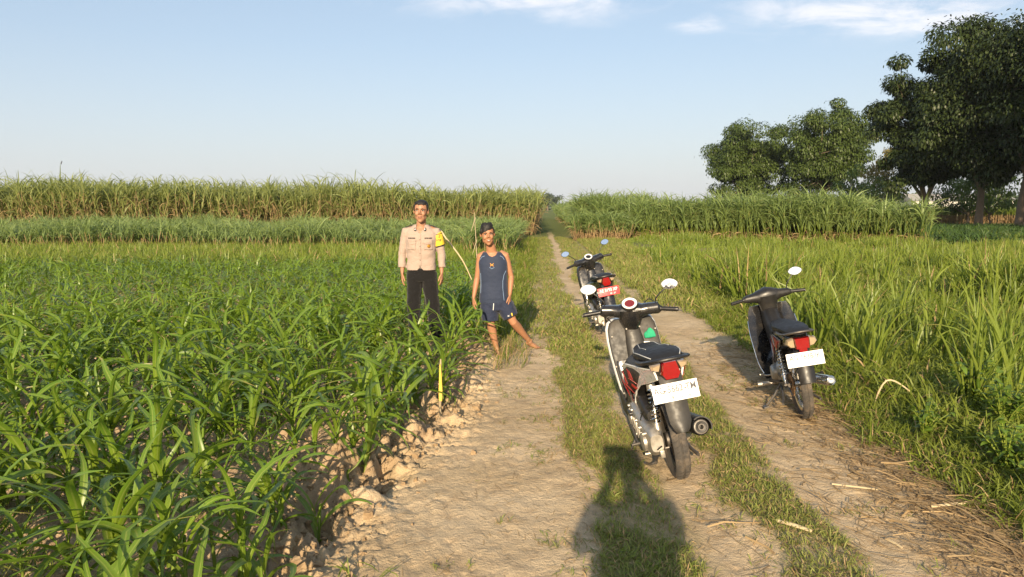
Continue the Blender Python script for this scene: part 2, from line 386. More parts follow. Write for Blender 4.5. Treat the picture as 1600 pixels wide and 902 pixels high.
# ---------------------------------------------------------------- ground
def ground_material():
    t = NT('dry_soil'); p = t.pos(); veg = t.attr('veg'); fld = t.attr('fld')
    n1 = t.noise(.9, 5, p); n2 = t.noise(7, 6, p, .65); n3 = t.noise(60, 4, p, .6)
    c = t.mix(t.rampf(n1, .35, .65), (.50, .375, .225), (.63, .49, .315))
    c = t.mix(t.rampf(t.noise(2.6, 5, p, .7), .52, .70, 0, .45), c, (.36, .26, .155))
    c = t.mix(t.rampf(t.noise(180, 2, p), .62, .72, 0, .5), c, (.22, .15, .09))
    c = t.mix(t.rampf(n2, .45, .75, 0, .5), c, (.31, .215, .13))
    c = t.mix(t.rampf(n3, .5, .75, 0, .35), c, (.52, .42, .29))
    c = t.mix(t.math('MULTIPLY', fld, t.rampf(n2, .3, .7, .25, .8)), c, (.33, .225, .135))
    g = t.mix(t.rampf(t.noise(25, 3, p), .3, .7), (.16, .17, .045), (.30, .25, .10))
    far = t.node('ShaderNodeSeparateXYZ'); t.l.new(p, far.inputs[0])
    c = t.mix(t.math('MULTIPLY', veg, t.rampf(t.noise(11, 5, p, .7), .25, .6, .25, 1)), c, g)
    c = t.mix(t.math('MULTIPLY', t.rampf(far.outputs[1], 24, 40, 0, .9), veg), c, (.11, .14, .035))
    t.P(Base_Color=c, Roughness=.95); t.b.inputs['Specular IOR Level'].default_value = .12
    h = t.math('ADD', t.noise(45, 6, p, .7), t.math('MULTIPLY', t.noise(9, 5, p, .65), 1.6)); t.bump(h, .9, .02)
    return t.m
def veg_mask(x, y):
    u0 = x - .0375 * y; u = u0 + .28 * ss(8, 20, y); w = .22 * (fbm(x * 1.6, y * 1.1, 80, 4) - .5) * 2
    a = ss(.08 + .1 * ss(14, 6, y), .26, u + w) * (1 - ss(.58, .82, u + w))
    b = ss(1.02, 1.16, u + w * .7) * (1 - ss(1.46, 1.66, u + w * .7))
    c = ss(2.25, 2.75, u0 + w)
    d = (1 - ss(.15, .35, u + w)) * ss(8.5, 12, y) * .75 + ss(1.45, 1.6, u) * ss(11, 16, y) * .7
    patch = .42 + .58 * ss(.30, .45, fbm(x * 2.4, y * 2.0, 90, 4))
    return np.clip(a * patch + b * patch + c + d * patch + ss(42, 62, y), 0, 1)
def axis_pts(segs):
    o = [segs[0][0]]
    for a, b, st in segs: o += list(np.linspace(a, b, max(2, int(round((b - a) / st)) + 1))[1:])
    return np.array(o)
def make_ground():
    xs = axis_pts([(-3000, -200, 350), (-200, -30, 10), (-30, -8, .5), (-8, -2.4, .055), (-2.4, 3.6, .017), (3.6, 8, .06), (8, 30, .5), (30, 200, 10), (200, 3000, 350)])
    ys = axis_pts([(-60, -2, 4), (-2, 2.4, .15), (2.4, 7.5, .019), (7.5, 14, .045), (14, 32, .12), (32, 80, .8), (80, 300, 12), (300, 4500, 350)])
    X, Y = np.meshgrid(xs, ys); x = X.ravel(); y = Y.ravel()
    z = ground_z(x, y); fade = (1 - ss(35, 60, np.abs(y))) * (1 - ss(30, 60, np.abs(x))); z = z * fade
    nx, ny = len(xs), len(ys); i = np.arange(nx * ny).reshape(ny, nx)
    F = np.stack([i[:-1, :-1], i[:-1, 1:], i[1:, 1:], i[1:, :-1]], -1).reshape(-1, 4)
    u = x - .0375 * y; e = edge_u(y)
    fld = ss(e + .35, e, u) * (1 - ss(20.5, 22, y))
    me = np_mesh('ground', np.stack([x, y, z], -1), F, ground_material(), attrs={'veg': veg_mask(x, y), 'fld': fld})
    tag(link('ground', me), 'sandy track with two wheel ruts and ploughed soil beside it', 'ground', kind='structure')
make_ground()

# ---------------------------------------------------------------- corn field
M_corn = leafmat('corn_leaf', (.19, .270, .021), (.105, .195, .018), (.24, .30, .06), rough=.38, transl=.30, var=.30, varcol=(.14, .20, .025), spec=.5)
M_stalk = leafmat('corn_stalk', (.24, .30, .05), (.15, .24, .035), None, rough=.4, transl=.15, var=.2)
def corn_plant(g, S=9, cross=3, scale=1.):
    """leaves and stalk arrays of one young plant"""
    nl = int(g.integers(7, 10)); plane = g.uniform(0, pi)
    k = np.arange(nl); fr = k / (nl - 1)
    az_ = plane + (k % 2) * pi + g.normal(0, .35, nl)
    h = (.05 + .26 * fr) * scale
    base = np.stack([g.normal(0, .004, nl), g.normal(0, .004, nl), h], -1)
    length = (np.interp(fr, [0, .3, .75, 1], [.36, .62, .80, .52]) * g.uniform(.8, 1.15, nl)) * scale
    wid = np.interp(fr, [0, .4, .8, 1], [.030, .049, .057, .036]) * g.uniform(.85, 1.15, nl) * scale
    e0 = np.interp(fr, [0, .5, 1], [.75, 1.00, 1.38]) + g.normal(0, .14, nl)
    dr = np.interp(fr, [0, .6, 1], [2.0, 2.1, 1.1]) * g.uniform(.75, 1.25, nl)
    A = ribbons(base, az_, length, wid, e0, dr, S, cross, fold=.38, prof='corn', roll=g.normal(0, .35, nl), wav=.5, pw=1.25, g=g)
    lean = g.normal(0, .02, 2); hb = .34 * scale
    B = stalks(np.array([[0, 0, -.05]]), np.array([[lean[0], lean[1], hb]]), .014 * scale, .010 * scale, 7)
    # sheath: narrow rolled leaf bases around the stalk
    return A, B
def build_corn():
    g = np.random.default_rng(11)
    variants = []
    for i in range(14):
        A, B = corn_plant(g, 9, 3, 1.0)
        ml = np_mesh('corn_plant', A[0], A[1], M_corn, A[2], A[3]); ms = np_mesh('stalk', B[0], B[1], M_stalk, B[2], B[3]); variants.append((ml, ms))
    P_ = []
    for r in range(1, 31):
        y0 = r * .82 + .02
        if y0 < 2.0 or y0 > 20.2: continue
        xl = -.70 * y0 - 3.2; xe = float(edge_u(np.array([y0]))[0]) + .0375 * y0 - .02
        x = xe
        while x > xl:
            y = y0 + g.normal(0, .05); P_.append((x + g.normal(0, .03), y)); x -= g.uniform(.09, .15)
            if g.random() < .35: P_.append((x + .1, y0 + g.normal(0, .10)))
    P_ = np.array(P_); z = ground_z(P_[:, 0], P_[:, 1])
    d = np.hypot(P_[:, 0], P_[:, 1]); infr = (np.abs(P_[:, 0]) < P_[:, 1] * .70 + .25) & (P_[:, 1] > 2.75)
    # nobody stands inside a plant
    men = np.array([[-1.08, 9.15], [-.98, 9.1], [-1.18, 9.2], [-.19, 9.05], [-.24, 8.85], [-.30, 8.6], [-.22, 8.5], [-.38, 8.8], [-.3, 8.3], [-.60, 6.0], [-.62, 5.75], [-.55, 5.6], [-.5, 5.85], [-.7, 5.9]]); clear = np.min(np.hypot(P_[:, None, 0] - men[None, :, 0], P_[:, None, 1] - men[None, :, 1]), 1) > .16
    P_, z, d, infr = P_[clear], z[clear], d[clear], infr[clear]
    order = np.argsort(np.where(infr, d, 1e3)); near = order[:300]; rest = order[300:]
    for j, i in enumerate(near):
        ml, ms = variants[int(g.integers(0, 14))]
        o = link('corn_plant', ml, loc=(P_[i, 0], P_[i, 1], z[i] - .01)); s = g.uniform(.60, .92)
        o.rotation_euler = (g.normal(0, .07), g.normal(0, .07), g.uniform(0, 6.28)); o.scale = (s, s, s * g.uniform(.9, 1.1))
        tag(o, 'young green corn plant with arching leaves in the near rows of the field', 'corn plant', 'young corn plants in the near rows')
        c = link('stalk', ms, o)
    G = Geo()
    for i in rest:
        dd = d[i]; S = 6 if dd < 12 else 4
        A, B = corn_plant(g, S, 3 if dd < 12 else 2, g.uniform(.62, .90) * (1 - .22 * ss(8, 15, dd)))
        off = np.array([P_[i, 0], P_[i, 1], z[i]])
        G.add(A[0] + off, A[1], A[2], A[3], 0)
        if dd < 14: G.add(B[0] + off, B[1], B[2], B[3], 1)
    tag(link('corn_crop', G.mesh('corn_crop', [M_corn, M_stalk])), 'distant rows of young green corn filling the left field', 'corn crop', kind='stuff')
build_corn()

# ---------------------------------------------------------------- sugar cane and grasses
M_cane = leafmat('cane_leaf', (.27, .295, .085), (.29, .32, .10), (.25, .30, .12), rough=.5, transl=.3, var=.5, varcol=(.09, .13, .035))
M_cane2 = leafmat('cane_leaf_blue', (.205, .27, .072), (.24, .31, .095), (.2, .27, .12), rough=.5, transl=.3, var=.45, varcol=(.08, .135, .045))
M_dry = leafmat('dry_leaf', (.36, .24, .12), (.46, .33, .17), None, rough=.7, transl=.2, var=.6, varcol=(.20, .13, .06))
M_young = leafmat('young_cane_leaf', (.185, .235, .030), (.22, .27, .040), (.26, .33, .08), rough=.45, transl=.35, var=.5, varcol=(.07, .125, .014))
M_grass = leafmat('grass_blade', (.14, .20, .025), (.19, .25, .035), None, rough=.6, transl=.3, var=.6, varcol=(.30, .26, .10))
M_verge = leafmat('verge_grass_blade', (.165, .205, .026), (.21, .25, .035), None, rough=.55, transl=.3, var=.5, varcol=(.07, .11, .014))
M_shade_tint = leafmat('shade_tinted_blade', (.05, .095, .018), (.065, .12, .024), None, rough=.55, transl=.2, var=.5, varcol=(.02, .04, .01))  # darkened green stands in for the shade under the trees

def cane_mass(name, pts, H, mats, label, leaves=9, dry=5, ll=1.25, lw=.045, dryh=.62, g=None, leanx=.0, e0=1.3, S=5):
    g = g or rng; n = len(pts); G = Geo(); zb = ground_z(pts[:, 0], pts[:, 1]) * (np.abs(pts[:, 1]) < 35)
    H = np.broadcast_to(H, (n,)) * g.uniform(.86, 1.1, n)
    B = np.stack([pts[:, 0], pts[:, 1], zb], -1); lean = g.normal(0, .13, (n, 2)) * H[:, None]
    T = B + np.stack([lean[:, 0] + leanx * H, lean[:, 1], H * .62], -1)
    V, F, U, Rn = stalks(B, T, .017, .012, 4); G.add(V, F, U, Rn, len(mats) - 1)
    def on(fr): return B[ii] + (T - B)[ii] * fr[:, None]
    ii = np.repeat(np.arange(n), leaves); fr = g.uniform(.40, 1.0, len(ii)); hl = H[ii]
    L_ = ll * g.uniform(.65, 1.15, len(ii)) * hl / H.mean()
    a_ = g.uniform(0, 2 * pi, len(ii)); wind = a_ + .35 * np.sin(a_ + 1.1)
    v = ribbons(on(fr), wind, L_, lw * g.uniform(.7, 1.2, len(ii)), e0 + g.normal(0, .14, len(ii)), g.uniform(.7, 2.3, len(ii)), S, 2, prof='leaf', roll=g.normal(0, .5, len(ii)), pw=1.5, g=g)
    G.add(*v, 0)
    if dry:
        ii = np.repeat(np.arange(n), dry); fr = g.uniform(.12, .80, len(ii)) * dryh / .62
        v = ribbons(on(fr), g.uniform(0, 2 * pi, len(ii)), .8 * g.uniform(.5, 1.1, len(ii)), .035, .6 + g.normal(0, .4, len(ii)), g.uniform(1.4, 2.6, len(ii)), 3, 2, prof='leaf', roll=g.normal(0, .6, len(ii)), g=g)
        G.add(*v, 1)
    return tag(link(name, G.mesh(name, mats)), label, 'sugar cane' if 'cane' in name else 'grass', kind='stuff')
def strip_pts(xa, xb, front, depth, dens, g, fall=1.5):
    """points behind a front line y=front(x), denser near the front"""
    w = xb - xa; n = int(w * depth * dens); x = g.uniform(xa, xb, n); y = front(x) + depth * g.random(n) ** fall; return np.stack([x, y], -1)
g = np.random.default_rng(3)
# tall cane left of the track
lf = lambda x: 48.0 + .16 * np.minimum(x - 1, 0) + .8 * np.sin(x * .35)
p = strip_pts(-38, 1.1, lf, 6.5, 11, g, 1.6)
sx_ = g.random(900); py = 48 + 75 * sx_ ** 1.4; p2 = np.stack([.0375 * py - .55 - 3.5 * g.random(900) ** 1.5, py], -1)
p = np.concatenate([p, p2]); Hh = 3.30 + .55 * ss(-1, -12, p[:, 0]) + .75 * (fbm(p[:, 0] * .7, p[:, 1] * .4, 4, 3) - .5) * 2
cane_mass('tall_sugarcane', p, Hh * 1.0, [M_cane, M_dry], 'tall mature sugar cane with dry straw coloured lower stems left of the track', 13, 9, 1.25, .058, g=g, dryh=.66)
# right cane block
rf = lambda x: 43.2 - .72 * np.maximum(x - 3.9, 0) * (1 - .012 * np.maximum(x - 3.9, 0)) + .5 * np.sin(x * .8)
p = strip_pts(4.2, 19.0, rf, 6.0, 20, g, 1.5); p = p[(p[:, 0] - .0375 * p[:, 1] > 2.35)]
py = 43 + 75 * g.random(900) ** 1.4; p2 = np.stack([.0375 * py + 2.4 + 3.5 * g.random(900) ** 1.5, py], -1); p = np.concatenate([p, p2])
Hh = 2.32 + .5 * (fbm(p[:, 0] * .4, p[:, 1] * .3, 14, 3) - .5) * 2
cane_mass('green_sugarcane', p, Hh, [M_cane2, M_dry, M_young], 'leafy blue green sugar cane block right of the track', 15, 3, 1.25, .055, dryh=.22, g=g, leanx=-.03, e0=1.25)
# arching leaves at its left corner over the track
p = np.stack([g.uniform(2.6, 6.0, 260), np.zeros(260)], -1); p[:, 1] = 38 + (43.2 - p[:, 0] * .45 - 38) * g.uniform(.5, 1.0, 260); p = p[(p[:, 0] - .0375 * p[:, 1]) > 1.75]
cane_mass('sugarcane_corner', p, 1.55, [M_cane2, M_dry], 'shorter sugar cane sprawling at the corner of the right hand block', 12, 1, 1.0, .04, g=g, e0=1.1)
# young blue-green cane in front of the tall cane, left
def in_left(n, y0, y1, pw=1.0):
    y = y0 + (y1 - y0) * g.random(n) ** pw; xr = .0375 * y - .95; x = xr - g.random(n) * (.72 * y + xr); return np.stack([x, y], -1)
p = in_left(5600, 29.5, 46.5); Hh = .98 + .35 * (fbm(p[:, 0] * .5, p[:, 1] * .5, 24, 3) - .5) * 2
cane_mass('knee_high_sugarcane', p, Hh, [M_cane2, M_dry], 'blue green half grown sugar cane in front of the tall cane', 9, 0, .80, .035, g=g, e0=1.25, S=4)
# a few of them stand forward along the track
y = g.uniform(25, 31, 110); p = np.stack([.0375 * y - .95 - 1.6 * g.random(110), y], -1)
cane_mass('cane_tufts', p, 1.15, [M_cane2, M_dry], 'loose tufts of half grown sugar cane on the left edge of the track', 10, 0, .95, .035, g=g, e0=1.2)

def blades(name, pts, H, wd, mats, label, cat, per=1, spread=.0, e0=1.3, droop=(.3, 1.6), S=3, z0=0., cross=2, hv=.4, kind='stuff', pw=1.2, dryfrac=0., g=g):
    n = len(pts) * per; P2 = np.repeat(pts, per, 0) + g.normal(0, 1, (n, 2)) * spread
    z = ground_z(P2[:, 0], P2[:, 1]); B = np.stack([P2[:, 0], P2[:, 1], z + z0], -1)
    Hn = np.repeat(np.broadcast_to(H, (len(pts),)), per) * g.uniform(1 - hv, 1 + hv, n)
    v = ribbons(B, g.uniform(0, 2 * pi, n), Hn, np.broadcast_to(wd, (n,)) * g.uniform(.7, 1.3, n), e0 + g.normal(0, .22, n), g.uniform(*droop, n), S, cross, prof='leaf', roll=g.normal(0, .5, n), pw=pw, g=g)
    G = Geo()
    if dryfrac:
        fpb = len(v[1]) // n; dm = np.repeat(g.random(n) < dryfrac, fpb).astype(int)
        G.V, G.F, G.UV, G.R, G.M = [v[0]], [v[1]], [v[2]], [v[3]], [dm]
    else: G.add(*v, 0)
    return tag(link(name, G.mesh(name, mats)), label, cat, kind=kind)
# yellow-green weedy strip between corn and cane (left)
p = in_left(11000, 20.6, 31.5); blades('yellow_green_grass', p, .42, .028, [M_young, M_dry], 'yellow green grass strip between the corn and the young cane', 'grass', 3, .08, 1.35, (.2, 1.5), 3, dryfrac=.03)
# young cane field on the right
def in_right(n, y0, y1, u0, pw=1.0, umax=40):
    y = y0 + (y1 - y0) * g.random(n) ** pw; xl = .0375 * y + u0; xr = np.minimum(.72 * y + 1.0, umax); x = xl + g.random(n) * (xr - xl)
    k = (x > xl) & (xr > xl); q = np.stack([x, y], -1)[k]; return q
p = in_right(17000, 9, 42, 3.3, .8); p = p[(p[:, 1] < rf(p[:, 0]) + .5) | (p[:, 0] > 19)]
d_ = fbm(p[:, 0] * .7, p[:, 1] * .5, 44, 3); p = p[d_ > .42]; hh = (.18 + .70 * ss(.42, .68, fbm(p[:, 0] * .6, p[:, 1] * .4, 45, 3))) * (1.05 - .52 * ss(10, 26, p[:, 1]))
blades('young_sugarcane_field', p, hh, .027, [M_young, M_dry], 'bright yellow green young sugar cane field right of the track', 'young cane', 5, .09, 1.38, (.1, 1.3), 4, dryfrac=.02)
# shorter fill
p = in_right(26000, 4.5, 20, 2.95, .9); blades('field_weeds', p, .22, .016, [M_verge, M_dry], 'low green weeds between the young cane', 'weeds', 3, .07, 1.15, (.4, 1.8), 3, dryfrac=.05)
# grass patch under the trees, tree shade painted into its dark colour
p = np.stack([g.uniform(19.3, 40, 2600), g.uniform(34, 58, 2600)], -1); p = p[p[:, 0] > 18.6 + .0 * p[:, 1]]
blades('shade_tinted_grass', p, .58, .055, [M_shade_tint, M_dry], 'tall grass below the trees with their shade painted in as dark green', 'grass', 8, .25, 1.25, (.6, 2.0), 4)
# individual young cane clumps near the track
def cane_clump(g, n=22, h=1.0, S=8):
    b = np.concatenate([g.normal(0, .05, (n, 2)), np.zeros((n, 1))], 1)
    return ribbons(b, g.uniform(0, 2 * pi, n), h * g.uniform(.55, 1.15, n), .030 * g.uniform(.7, 1.2, n), 1.42 + g.normal(0, .10, n), g.uniform(.15, 1.7, n), S, 3, fold=.3, prof='leaf', roll=g.normal(0, .4, n), pw=1.6, g=g)
cv = [(lambda A: np_mesh('cane_clump', A[0], A[1], M_young, A[2], A[3]))(cane_clump(g, int(g.integers(14, 26)), g.uniform(.75, 1.05))) for _ in range(8)]
cl_pts = []
for row in range(9):
    u0 = 3.35 + row * 1.0
    yy = 6.0 + .3 * row
    while yy < 17:
        x = u0 + .0375 * yy + g.normal(0, .08)
        if x < .70 * yy + .3 and g.random() < .8: cl_pts.append((x, yy))
        yy += g.uniform(.55, 1.0)
cl_pts += [(4.15, 6.25), (4.45, 6.9), (4.75, 7.3), (3.7, 8.4), (3.4, 9.3), (4.1, 7.7), (5.2, 7.9)]
for x, y in cl_pts:
    o = link('cane_clump', cv[int(g.integers(0, 8))], loc=(x, y, gz(x, y) - .02)); s = g.uniform(.75, 1.15); o.scale = (s, s, s); o.rotation_euler = (g.normal(0, .06), g.normal(0, .06), g.uniform(0, 6.28))
    tag(o, 'clump of young yellow green cane leaves in the right hand field', 'cane clump', 'young cane clumps in the right hand field')
# short grass on the track strips, verge grass
def masked(n, y0, y1, u0, u1, pw, thr):
    y = y0 + (y1 - y0) * g.random(n) ** pw; x = g.uniform(u0, u1, n) + .0375 * y; k = veg_mask(x, y) * g.random(n) > thr; return np.stack([x, y], -1)[k]
p = masked(46000, 2.9, 9, 0.0, 1.75, 1.2, .30); blades('track_grass', p, .052, .0060, [M_grass, M_dry], 'short half dry grass growing between and beside the wheel ruts', 'grass', 2, .012, 1.0, (.2, 1.9), 2, dryfrac=.16)
p = masked(26000, 9, 44, -.8, 1.75, 1.5, .2); blades('far_track_grass', p, .085, .014, [M_grass, M_dry], 'grass strips running away along the track', 'grass', 2, .02, 1.1, (.2, 1.6), 2, dryfrac=.12)
p = masked(20000, 3.0, 12, 2.3, 3.9, 1.0, .30); blades('verge_grass', p, .13, .0085, [M_verge, M_dry], 'thick green grass on the verge right of the track', 'grass', 4, .025, 1.1, (.3, 1.9), 3, dryfrac=.07)
p = masked(12000, 12, 42, 1.9, 3.8, 1.2, .2); blades('far_verge_grass', p, .18, .02, [M_grass, M_dry], 'paler grass on the right verge farther up the track', 'grass', 3, .04, 1.1, (.3, 1.6), 2, dryfrac=.1)
# grass along the left edge of the track beyond the two men
y = 10 + 30 * g.random(2500); p = np.stack([.0375 * y - .55 + g.normal(0, .16, 2500), y], -1); blades('edge_grass', p, .24, .018, [M_verge, M_dry], 'taller grass along the left edge of the track', 'grass', 3, .05, 1.2, (.3, 1.6), 3, dryfrac=.06)
# sparse weeds among the corn and on the margin
p = np.stack([g.uniform(-5, -.6, 3000), g.uniform(3, 9, 3000)], -1); k = fbm(p[:, 0] * 1.5, p[:, 1] * 1.5, 99, 3) > .52; blades('field_grass', p[k], .13, .008, [M_verge, M_dry], 'small weeds between the corn rows', 'weeds', 3, .02, 1.0, (.3, 1.9), 3, dryfrac=.1)
p = np.stack([g.normal(-.05, .12, 90), g.uniform(8.0, 9.6, 90)], -1); blades('margin_weeds', p, .22, .007, [M_verge, M_dry], 'thin weeds by the barefoot man', 'weeds', 3, .03, 1.2, (.2, 1.2), 4, dryfrac=.4)

p = np.stack([g.uniform(-.5, 2.6, 5200), 2.9 + 8 * g.random(5200)], -1); p[:, 0] += .0375 * p[:, 1]; k = (fbm(p[:, 0] * 4, p[:, 1] * 4, 191, 3) + .35 * veg_mask(p[:, 0] + .1, p[:, 1])) > .62; blades('stray_grass', p[k], .05, .006, [M_grass, M_dry], 'stray grass tufts thinning out over the bare sand', 'grass', 5, .018, .8, (.2, 1.9), 2, dryfrac=.3)
# straw litter on the right of the track
n = 4300; y = 2.9 + 6.5 * g.random(n) ** 1.3; u = np.where(g.random(n) < .85, g.normal(2.42, .25, n), g.uniform(.9, 2.6, n)); x = u + .0375 * y
B = np.stack([x, y, ground_z(x, y) + g.uniform(.004, .03, n)], -1)
v = ribbons(B, np.where(g.random(n) < .7, g.normal(2.1, .45, n), g.uniform(0, 6.28, n)), g.uniform(.04, .30, n), g.uniform(.003, .011, n), g.normal(0, .07, n), g.normal(0, .1, n), 3, 2, prof='flat', roll=g.normal(0, .3, n), wav=.4, g=g)
G = Geo(); G.add(*v, 0); tag(link('straw_litter', G.mesh('straw_litter', [M_dry])), 'dry cane leaf litter strewn along the right rut', 'straw', kind='stuff')
n = 1300; y = 2.9 + 8 * g.random(n); x = g.uniform(-.9, 1.0, n) + .0375 * y; B = np.stack([x, y, ground_z(x, y) + .004], -1)
v = ribbons(B, g.uniform(0, 6.28, n), g.uniform(.02, .10, n), .003, 0, 0, 2, 2, prof='flat', g=g); G = Geo(); G.add(*v, 0); tag(link('straw_bits', G.mesh('straw_bits', [M_dry])), 'tiny straw bits scattered on the bare sand', 'straw', kind='stuff')
# clods of soil on the margin
t = NT('clod_soil'); pp = t.pos(); t.P(Base_Color=t.mix(t.rampf(t.noise(20, 5, pp), .3, .7), (.36, .26, .155), (.26, .18, .105)), Roughness=.95); t.b.inputs['Specular IOR Level'].default_value = .1; t.bump(t.noise(90, 5, pp, .7), .8, .006); M_clod = t.m
bm = bmesh.new(); bmesh.ops.create_icosphere(bm, subdivisions=2, radius=1); bm.verts.index_update()
iv = np.array([q.co for q in bm.verts]); jf = np.array([[q.index for q in fc.verts] for fc in bm.faces]); bm.free()
n = 4200; y = 2.9 + 8.5 * g.random(n) ** 1.1; w = g.random(n) < .55
x = np.where(w, edge_u(y) + .0375 * y + g.normal(-.02, .17, n), g.uniform(-5.5, -.7, n)); r = np.clip(g.lognormal(-4.75, .62, n), .003, .034)
qn = iv[None] + g.normal(0, .9, (n, 1, 3)); Vv = (np.sign(iv[None]) * np.abs(iv[None]) ** .72) * (1 + .75 * (g.random((n, len(iv), 1)) - .5)) * (r[:, None, None] * g.uniform(.6, 1.25, (n, 1, 3))) + np.stack([x, y, ground_z(x, y) + r * .05], -1)[:, None]
Ff = (jf[None] + (np.arange(n) * len(iv))[:, None, None]).reshape(-1, 3)
tag(link('soil_rubble', np_mesh('soil_rubble', Vv.reshape(-1, 3), Ff, M_clod, smooth=False)), 'dry soil clods crumbled along the field margin', 'soil clods', kind='stuff')
# ---------------------------------------------------------------- trees
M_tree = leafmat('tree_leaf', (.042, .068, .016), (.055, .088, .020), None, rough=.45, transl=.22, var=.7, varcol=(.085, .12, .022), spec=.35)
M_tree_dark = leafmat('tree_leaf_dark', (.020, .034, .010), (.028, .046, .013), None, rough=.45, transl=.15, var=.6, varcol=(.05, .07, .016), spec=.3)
M_sap = leafmat('sapling_leaf', (.12, .17, .03), (.15, .20, .04), None, rough=.45, transl=.3, var=.5, varcol=(.06, .10, .02))
M_yel = leafmat('yellowing_leaf', (.22, .17, .05), (.28, .20, .06), None, rough=.5, transl=.3, var=.6, varcol=(.12, .13, .03))
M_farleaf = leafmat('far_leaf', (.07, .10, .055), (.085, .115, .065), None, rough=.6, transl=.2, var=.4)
M_bark = simple('bark', (.17, .125, .085), .9, bump=.8, bscale=30, scale=2, dirt=.3, dirtcol=(.27, .22, .16))
def tree(name, label, x, y, H, rad, cb, seed, mat, nl=26000, lsz=.24, tr=.28, fork=.25, group=None, nclump=110, flat=1.0, lean=(0, 0), lumps=.40, clump=(.75, 1.5), cat='tree', ztop=1.0):
    g = np.random.default_rng(seed); rr = random.Random(seed)
    root = tag(empty(name, (x, y, 0)), label, cat, group)
    fz = H * fork; cz0 = cb; ch = (H - cb) / 2; cc = np.array([lean[0], lean[1], cb + ch])
    # clump centres, mostly in the outer shell of an uneven ellipsoid
    C = []; rx, ry = rad if isinstance(rad, tuple) else (rad, rad)
    while len(C) < nclump:
        d = g.normal(0, 1, 3); d /= np.linalg.norm(d); k = (.35 + .62 * g.random() ** .45)
        lump = 1 + lumps * (mnoise.noise(Vector((d[0] * 1.7 + seed, d[1] * 1.7, d[2] * 1.7))) * 1.6)
        k *= lump; q = d * k
        if d[2] > 0: q[2] *= ztop
        C.append(cc + q * np.array([rx, ry, ch]))
    C = np.array(C)
    rc = g.uniform(*clump, len(C)) * (min(rx, 6) / 5.0)
    b = MB(); top = Vector((lean[0] * .3, lean[1] * .3, fz))
    b.curve([(0, 0, -.3), (.02, .03, .5), (lean[0] * .15 + rr.uniform(-.1, .1), rr.uniform(-.1, .1), fz * .55), top], [tr * 1.35, tr * 1.05, tr * .9, tr * .8], 12)
    root_tr = b.build('trunk', M_bark, root)
    nlimb = 5; limbs = MB(); ends = []
    for i in range(nlimb):
        a = 2 * pi * i / nlimb + rr.uniform(-.4, .4); e = Vector((cos(a) * rx * .55 + lean[0], sin(a) * ry * .55 + lean[1], cb + ch * rr.uniform(.7, 1.5)))
        mid = top.lerp(e, .5) + Vector((cos(a) * .4, sin(a) * .4, -.3)); P_, R_ = smooth_pts([top - Vector((0, 0, .3)), mid, e], [tr * .62, tr * .38, tr * .14], 6); limbs.tube(P_, R_, 8); ends.append((P_, R_))
    for c in C[::2]:
        cv_ = Vector(c); best = min(((p - cv_).length, i, j) for i, (P_, R_) in enumerate(ends) for j, p in enumerate(P_[3:]))
        s = ends[best[1]][0][3 + best[2]]; m_ = s.lerp(cv_, .5) + Vector((rr.uniform(-.3, .3), rr.uniform(-.3, .3), rr.uniform(-.2, .3)))
        limbs.curve([s, m_, cv_], [tr * .16, tr * .10, tr * .03], 5, sub=3)
    limbs.build('limbs', M_bark, root_tr)
    # leaves: small folded faces grouped in rosettes inside each clump
    per = nl // len(C); ci = np.repeat(np.arange(len(C)), per); n = len(ci)
    d = g.normal(0, 1, (n, 3)); d /= np.linalg.norm(d, axis=1)[:, None]; k = .55 + .45 * g.random(n) ** .5
    pos = C[ci] + d * (k * rc[ci])[:, None] * np.array([1.15, 1.15, .78]) * (1 + .35 * g.normal(0, 1, (n, 1)) * (g.random((n, 1)) < .15))
    az_ = np.arctan2(d[:, 1], d[:, 0]) + g.normal(0, .5, n)
    v = ribbons(pos, az_, lsz * g.uniform(.6, 1.3, n), lsz * .55 * g.uniform(.7, 1.2, n), g.normal(-.75, .38, n) + .75 * d[:, 2], g.uniform(.0, .8, n), 2, 2, prof='corn', roll=g.normal(0, .35, n), g=g)
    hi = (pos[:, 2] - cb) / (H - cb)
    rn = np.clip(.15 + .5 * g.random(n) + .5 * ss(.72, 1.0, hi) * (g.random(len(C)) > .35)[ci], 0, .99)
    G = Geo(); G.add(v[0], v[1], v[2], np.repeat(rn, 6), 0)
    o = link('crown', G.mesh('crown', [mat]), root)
    return root
gr = 'trees in the row beyond the cane'
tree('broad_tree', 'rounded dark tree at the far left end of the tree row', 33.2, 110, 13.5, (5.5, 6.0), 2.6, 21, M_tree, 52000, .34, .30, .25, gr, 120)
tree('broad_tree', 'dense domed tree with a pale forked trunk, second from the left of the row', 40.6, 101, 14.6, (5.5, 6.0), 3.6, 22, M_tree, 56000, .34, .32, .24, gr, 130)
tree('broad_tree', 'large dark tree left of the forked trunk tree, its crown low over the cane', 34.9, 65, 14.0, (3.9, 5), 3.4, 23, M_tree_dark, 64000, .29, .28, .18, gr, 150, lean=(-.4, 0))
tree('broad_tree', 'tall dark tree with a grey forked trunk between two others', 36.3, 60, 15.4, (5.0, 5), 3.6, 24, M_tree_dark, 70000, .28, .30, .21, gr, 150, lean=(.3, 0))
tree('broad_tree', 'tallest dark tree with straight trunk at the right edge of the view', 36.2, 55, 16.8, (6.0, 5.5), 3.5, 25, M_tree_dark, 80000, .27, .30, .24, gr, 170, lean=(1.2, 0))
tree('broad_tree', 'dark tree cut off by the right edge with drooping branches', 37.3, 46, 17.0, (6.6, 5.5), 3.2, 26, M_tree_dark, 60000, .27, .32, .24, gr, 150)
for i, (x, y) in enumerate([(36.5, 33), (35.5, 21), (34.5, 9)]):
    tree('broad_tree', 'dark tree of the same row nearer than the right edge of the view', x, y, 16.5, (6, 6), 4.5, 30 + i, M_tree_dark, 9000, .4, .3, .25, gr, 80)
